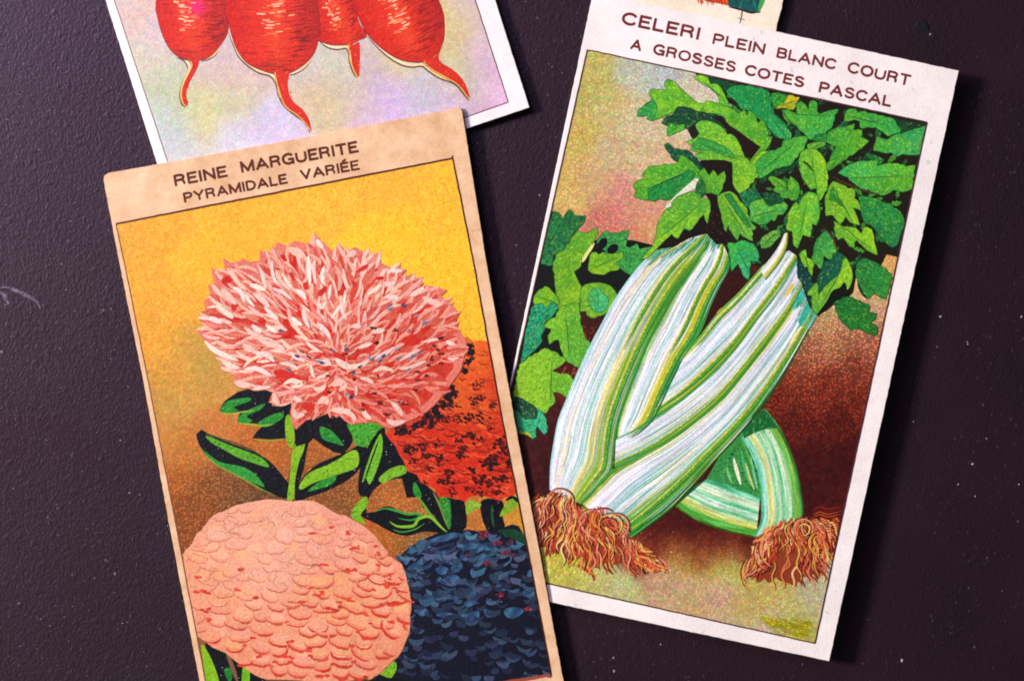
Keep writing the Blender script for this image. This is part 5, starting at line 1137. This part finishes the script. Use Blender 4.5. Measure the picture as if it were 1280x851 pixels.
        for q in range(2):
            u = cx+rs.uniform(-.5, .5)*a; v = cy+rs.uniform(-.3, .4)*b
            if inside((u, v+4), so): cd.stroke(k, [(u, v), (u+rs.uniform(-1, 1), v+rs.uniform(2, 4))], .8, mixc(sf(u, v)[:3], rs.choice([(252, 214, 176), (214, 120, 90)]), .4), smooth=False)
    for cx, cy, a, b in ((390, 667, 10, 3), (247, 721, 6, 3), (252, 738, 11, 5), (255, 762, 7, 4), (261, 774, 6, 3), (298, 737, 6, 3), (436, 665, 5, 4), (441, 685, 7, 3), (438, 714, 8, 5), (460, 720, 4, 4), (472, 692, 6, 4), (488, 718, 5, 4), (484, 732, 7, 5), (413, 658, 6, 3), (400, 706, 10, 3), (494, 754, 14, 4), (478, 755, 8, 3),
                      (400, 742, 9, 4), (375, 752, 12, 4), (410, 760, 10, 4), (448, 685, 4, 3), (462, 655, 4, 5), (468, 682, 5, 3), (473, 706, 6, 3), (440, 750, 12, 3), (455, 768, 9, 3), (455, 797, 9, 4), (400, 845, 9, 4), (325, 820, 6, 4), (385, 812, 6, 5), (360, 820, 10, 3), (490, 776, 7, 3)):
        for j in range(5): 
            q = (cx+rnd.gauss(0, a*.35), cy+rnd.gauss(0, b*.35)); cd.stroke(k, [(q[0]-a*.4, q[1]-b*.1), q, (q[0]+a*.4, q[1]+b*.2)], rnd.uniform(1.5, b*.9), jit((212, 66, 46), 9), a=.1)
    for i in range(40):
        x, y = rnd.uniform(250, 400), rnd.uniform(640, 740); r = rnd.uniform(7, 13); a0 = rnd.uniform(0, 6.28)
        P = [(x+r*math.cos(a0+t), y+r*.7*math.sin(a0+t)) for t in np.linspace(0, rnd.uniform(1.4, 2.6), 6)]
        if all(inside(p, so) for p in P): cd.stroke(k, P, .9, (176, 124, 88))
    glint(k, so, 14)
    # ---- pink bloom
    k = 'pink'
    P_ = (240, 290, 6.4); Q_ = (400, 290, 6.4); R_ = (400, 410, 6.4); U_ = (240, 410, 6.4)
    po = D(*P_, "60,800 95,770 75,710 120,680 95,550 150,520 130,430 175,410 150,280 200,320 262,310 250,205 300,240 360,250 400,210 470,240 540,230 545,150 620,170 660,140 680,80 760,110 830,70 900,90 960,120 1000,45 1070,100 1120,150 1190,110 1240,160")
    po += D(*Q_, "275,118 350,160 430,175 475,195 485,240 560,285 690,300 650,345 800,372 828,408 800,440 900,432 1015,465 965,510 1020,550 1060,590 1108,645 1085,720 1112,790 1160,851")
    po += D(*R_, "1172,110 1160,200 1130,330 1060,430 990,520 930,600 850,670 740,730 650,770 560,802 500,780 460,750 380,735 330,760 260,760 230,720 180,680 130,715 60,670 0,680")
    po += D(*U_, "1020,700 930,720 870,770 832,810 800,760 785,680 805,560 740,590 690,620 640,620 635,550 645,490 570,495 500,502 440,480 380,480 330,450 330,420 350,370 280,330 240,300 225,230 130,150 90,90 60,50")
    cd.poly(k, [(p[0]+.8, p[1]+.9) for p in po], (120, 50, 30))
    cd.poly(k, po, (222, 118, 98), .1)
    cx0, cy0 = 424, 446
    cd.grad(k, [(cx0+(p[0]-cx0)*.93, cy0+(p[1]-cy0)*.92) for p in po], lambda x, y: (200, 54, 36, .1), 6, 16)
    rs = random.Random(77)
    def reach(a):
        r = 8
        while inside((cx0+r*math.cos(a), cy0+r*math.sin(a)), po) and r < 260: r += 3
        return r
    RR = [reach(i*math.tau/120) for i in range(120)]
    def Rf(a):
        i = int((a % math.tau)/math.tau*120) % 120; return sum(RR[(i+d) % 120] for d in (-2, -1, 0, 1, 2))/5
    ops = []
    def petal(x, y, an, L, w, body, edge, bend=0.0, vein=None):
        """pointed petal with its base at (x,y); queued so that whole rings share layers"""
        ax = (math.cos(an), math.sin(an)); nx = (-ax[1], ax[0])
        prof = [(0, .34), (.2, .68), (.45, .97), (.68, .85), (.85, .46), (1.0, .03)]
        f = lambda t, s: (x+ax[0]*L*t+nx[0]*(s*w/2+bend*L*t*t), y+ax[1]*L*t+nx[1]*(s*w/2+bend*L*t*t))
        O1 = [f(t, s*rs.uniform(.88, 1.12)) for t, s in prof]+[f(t, -s*rs.uniform(.88, 1.12)) for t, s in reversed(prof)]
        if not inside(f(.72, 0), po): return
        sd = rs.choice((-1, 1)); L1 = []
        if rs.random() < .82:
            rc = jit((202, 40, 24), 9, 5); o_ = rs.uniform(-.5, .5)
            L1.append(([f(-.12, o_), f(.15, o_*.9), f(rs.uniform(.34, .62), o_*.5)], w*rs.uniform(.5, .9), rc, (.6, .05)))
        if vein: L1.append(([f(.0, -.05), f(.3, .12*sd), f(.66, 0)], w*rs.uniform(.32, .6), vein, (1, .05)))
        L1.append(([f(.08, sd*.45), f(.4, sd*.72), f(.7, sd*.56), f(.98, 0)], w*rs.uniform(.2, .38), edge, (.3, .2)))
        if rs.random() < .3: L1.append(([f(.25, -sd*.6), f(.5, -sd*.76), f(.8, -sd*.45), f(.98, 0)], w*.17, mixc(edge, body, .3), (.3, .2)))
        for q in range(4):
            s = rs.uniform(-.55, .55); L1.append(([f(rs.uniform(.1, .3), s), f(rs.uniform(.5, .8), s*.6)], .8, mixc(body, rs.choice([(206, 70, 50), (250, 220, 196), (200, 60, 40)]), .4), (.3, .3)))
        ops.append((O1, body, L1))
    def flush():
        for par in (0, 1):
            for o_ in ops[par::2]: cd.poly(k, o_[0], o_[1], .12)
            for i_ in range(8):
                for o_ in ops[par::2]:
                    if i_ < len(o_[2]): cd.stroke(k, o_[2][i_][0], o_[2][i_][1], o_[2][i_][2], taper=o_[2][i_][3], a=.1)
        ops.clear()
    def zone(x, y):
        """how pale the petals are there"""
        return max(0, min(1, .74-(x-400)/330*.75-(y-420)/200*.8))
    fr_ = [1.05, .99, .93, .83, .73, .63, .53, .43, .33, .24, .16]
    for ri, fq in enumerate(fr_):
        a = rs.uniform(0, .3)
        while a < math.tau+.02:
            Rr = Rf(a); tip = Rr*fq*rs.uniform(.95, 1.04); L = min(36, 13+Rr*.19)*rs.uniform(.8, 1.15)*(1 if fq > .35 else .7)
            tx, ty = cx0+math.cos(a)*tip, cy0+math.sin(a)*tip
            z = zone(tx, ty)
            if rs.random() < (.95 if z > .5 else .66+z*.6):
                body = mixc((198, 58, 40), (220, 128, 106), min(1, z*1.2)*rs.uniform(.4, 1.15)); edge = mixc((220, 112, 90), (240, 202, 176), min(1, .1+z*1.1)*rs.uniform(.6, 1))
                vein = jit((206, 50, 32), 8) if rs.random() < .62 else None
                an = a+rs.gauss(0, .14); w_ = rs.uniform(11, 15.5)*(1.0 if fq > .4 else .72)
                if fq < .93 and (ty > 440 or tx > 470) and z < .6:      # lower petals lie more sideways and are shorter
                    an = a+(.6 if tx < cx0 else -.6)*rs.uniform(.5, 1.1); L *= .8; w_ *= .85
                petal(tx-math.cos(an)*L, ty-math.sin(an)*L, an, L, w_, jit(body, 8, 4), jit(edge, 6, 4), rs.uniform(-.16, .16), vein)
            a += (rs.uniform(11.5, 15)/max(17, tip))
        flush()
    for txt, og in (("230,365 300,340 330,400 290,420 240,410", P_), ("445,540 470,510 510,590 480,605 450,590", P_), ("300,580 340,570 365,620 330,650", P_), ("700,180 740,170 768,240 730,240", P_), ("760,330 800,310 832,380 820,400", P_), ("880,410 920,390 930,460 900,470", P_),
                    ("1030,240 1060,235 1050,300 1028,290", P_), ("990,500 1040,440 1090,420 1080,470 1030,530", P_), ("720,700 770,685 800,760 730,750", P_), ("510,700 600,690 590,740 530,730", P_), ("820,640 880,620 880,690 840,680", P_), ("330,270 400,250 380,300 270,340", Q_), ("150,470 180,420 205,460 180,520 150,510", Q_),
                    ("430,370 500,345 520,380 460,390", Q_), ("250,390 290,390 300,440 260,440", Q_),
                    ("620,330 740,320 860,370 900,410 760,420 640,380", U_), ("850,600 950,580 1000,640 960,690 880,650", U_),
                    ("640,90 720,50 840,120 740,150 660,130", R_), ("0,490 60,430 80,520 40,560", R_), ("620,620 700,590 760,620 700,680 640,660", R_)):
        cd.poly(k, [(p[0]*.75+q0[0]*.25, p[1]*.75+q0[1]*.25) for q0 in [np.mean(np.array(D(*og, txt)), axis=0)] for p in catmull(D(*og, txt), 3, True)], jit((198, 40, 24), 6, 4), .05)
    cream = (236, 216, 196)
    for txt, og, w_ in (("930,190 935,300 945,430", P_, 5), ("1060,270 1040,340 1050,420", P_, 4), ("640,230 640,300 660,380 700,420", P_, 4), ("545,290 570,370 590,450", P_, 4), ("460,420 520,440 590,460", P_, 6), ("490,490 560,540 620,600", P_, 6.5), ("250,455 300,520 350,580", P_, 7), ("330,440 390,480 420,560", P_, 5), ("200,590 280,650 330,690", P_, 6),
                        ("580,600 640,660 690,690", P_, 5.5), ("770,130 830,160 880,210", P_, 8), ("830,460 880,490 910,540", P_, 4.5), ("650,455 720,480 800,540", P_, 4), ("890,600 900,680 940,770", P_, 5), ("800,680 830,720 880,740", P_, 5.5), ("1110,420 1100,480 1095,540", P_, 4), ("1010,570 1040,600 1070,560", P_, 5), ("1020,730 1070,790 1110,851", P_, 5),
                        ("1000,60 1020,100 1050,120", P_, 6), ("120,690 180,700 240,730", P_, 6), ("480,740 520,780 560,800", P_, 6), ("590,740 640,780 690,800", P_, 5), ("720,330 760,400 800,450", P_, 4), ("430,500 450,540 500,600", P_, 4),
                        ("90,690 140,620 190,560 200,480", Q_, 4), ("215,700 180,640 175,560", Q_, 3), ("380,500 440,460 490,420", Q_, 4.5), ("520,520 580,520 630,530", Q_, 6), ("510,400 550,420 600,400", Q_, 6.5), ("210,200 260,170 290,160", Q_, 7), ("240,760 290,750 330,760", Q_, 5), ("410,800 470,790 520,780", Q_, 6), ("820,520 900,560 980,580", Q_, 7), ("720,510 780,480 830,440", Q_, 6), ("540,310 600,310 660,310", Q_, 5),
                        ("0,260 60,270 90,300", R_, 5), ("120,250 180,300 260,310 350,285 400,240", R_, 6), ("390,240 460,230 540,190 600,150", R_, 5), ("300,160 360,140 420,120", R_, 5), ("640,260 720,210 800,170", R_, 4), ("620,320 700,320 780,290 850,260", R_, 4.5), ("420,350 500,320 590,340", R_, 5), ("320,400 380,410 430,440", R_, 5), 
                        ("530,730 600,760 680,740", R_, 6), ("570,590 620,640 660,700", R_, 6), ("340,640 370,700 410,720", R_, 6), ("100,450 150,420 190,470 150,500", R_, 7), ("80,660 150,650 250,690 290,740", R_, 6), ("0,590 40,580 60,610", R_, 6), ("285,460 290,500 285,540", R_, 3), ("830,110 900,95 950,90", R_, 3.5), ("1010,100 1040,120 1080,130", R_, 5), ("1020,240 1060,250 1110,235", R_, 3.5),
                        ("100,100 170,170 270,220 370,260", U_, 6), ("240,260 300,300 380,320", U_, 6), ("420,330 500,320 580,350 630,380", U_, 5.5), ("340,430 400,450 470,460", U_, 8), ("480,490 550,480 630,470", U_, 3.5), ("730,450 800,420 870,450 800,470", U_, 6), ("510,210 590,210 660,270", U_, 6), ("520,80 600,120 700,150 740,190", U_, 6.5), ("410,130 450,160 500,180", U_, 8), ("780,190 830,230 900,265", U_, 5), ("700,280 780,290 850,330", U_, 5),
                        ("950,290 960,350 980,400", U_, 4.5), ("990,400 1060,380 1090,350", U_, 4), ("1140,240 1200,280 1280,310", U_, 6), ("990,250 1040,280 1110,290", U_, 6), ("910,110 960,150 1020,180", U_, 4), ("1120,460 1180,440 1220,450 1180,500", U_, 7), ("1010,600 1060,570 1090,600", U_, 8), ("820,540 840,570 880,580", U_, 6), ("650,520 670,580 700,600", U_, 7), ("820,650 830,700 900,690", U_, 7), ("1120,660 1200,660 1270,660", U_, 6), ("970,480 1030,490 1070,450", U_, 6)):
        c = jit(cream, 8, 5) if w_ < 6.5 else jit((236, 196, 174), 8, 5)
        yy = D(*og, txt)[0]; c = mixc(c, (226, 140, 116), .45*(1-zone(*yy)))
        cd.stroke(k, D(*og, txt), w_*1.05, c, taper=(.0, .0), a=.08)
    for x, y in ((352, 414), (372, 445), (363, 462), (398, 451), (416, 438), (433, 436), (440, 466), (465, 448), (481, 445), (490, 385), (505, 382), (520, 395), (531, 404), (535, 403), (512, 413), (519, 443), (512, 447), (500, 448), (511, 462), (497, 436), (403, 453), (376, 440), (441, 497), (435, 493), (450, 458), (475, 450), (488, 383), (525, 440), (385, 446)):
        for j in range(3): 
            a, b = x+rnd.gauss(0, 1.5), y+rnd.gauss(0, 1); cd.stroke(k, [(a-3, b+(1.6 if x > 430 else -2)), (a+3, b-(1.6 if x > 430 else -2))], rnd.uniform(1, 2.2), rnd.choice([(52, 56, 84), (90, 100, 126), (34, 36, 56), (130, 140, 160)]), smooth=False)
    for x, y, r in ((411, 470, 4), (552, 423, 3), (541, 433, 4), (552, 442, 3), (540, 450, 3), (553, 454, 3), (532, 470, 4), (475, 503, 4), (503, 504, 5), (482, 518, 4), (443, 474, 3), (432, 443, 3), (471, 429, 4), (385, 474, 3), (494, 413, 4), (466, 410, 4), (523, 465, 4), (467, 491, 3), (520, 487, 4), (412, 490, 3), (455, 506, 3), (550, 423, 3), (472, 470, 3), (523, 475, 3), (540, 446, 3), (453, 512, 3), (535, 456, 3), (547, 437, 3)):
        for j in range(5): cd.stroke(k, [(x+rnd.gauss(0, r*.5)-1.5, y+rnd.gauss(0, r*.3)), (x+rnd.gauss(0, r*.5)+2, y+rnd.gauss(0, r*.3))], 2, rnd.choice([(96, 16, 12), (60, 14, 14), (130, 22, 14)]), smooth=False)
    glint(k, po, 10)
    # ---- frame and lettering
    dk = (84, 36, 20)
    frame_line(cd, [(144.5, 280), (566.5, 198)], 2.7, dk)
    frame_line(cd, [(565.3, 194.5), (592.5, 330), (629, 530), (658.5, 680), (689.5, 844.5)], 2.3, (70, 26, 16))
    frame_line(cd, [(145, 280), (157.5, 338), (186, 480), (219, 651), (256.8, 851)], 1.6, (120, 72, 40))
    ic = (92, 36, 18)
    for tx, p0, p1, h in (("REINE", (218.3, 233.6), (285.6, 221.2), 14.6), ("MARGUERITE", (301.5, 216.8), (449, 190.6), 14.6)):
        cd.word('t1', tx, p0, p1, h*1.02, ic, .225)
    for tx, p0, p1, h in (("PYRAMIDALE", (230.2, 254.0), (360.5, 229.6), 12.8), ("VARIÉE", (376, 225.5), (450.5, 212.4), 12.8)):
        cd.word('t2', tx, p0, p1, h*1.02, ic, .225)
    cd.build({'pic': ('printed_picture', None, 'aster_bg'), 'blue': ('blue_aster', 'pic', 'aster'), 'fol': ('aster_foliage', 'pic', 'aster'), 'red': ('red_aster', 'pic', 'aster'), 'sal': ('salmon_aster', 'pic', 'aster'), 'pink': ('pink_aster', 'pic', 'aster'),
              'line': ('border_line', None, 'line'), 't1': ('title_line', None, 'line'), 't2': ('title_line', None, 'line')}, M)
    label(cd.root, 'tan-bordered seed card headed REINE MARGUERITE, with pink, red, salmon and blue asters on yellow', 'printed card', 'vintage seed cards')
aster_card()
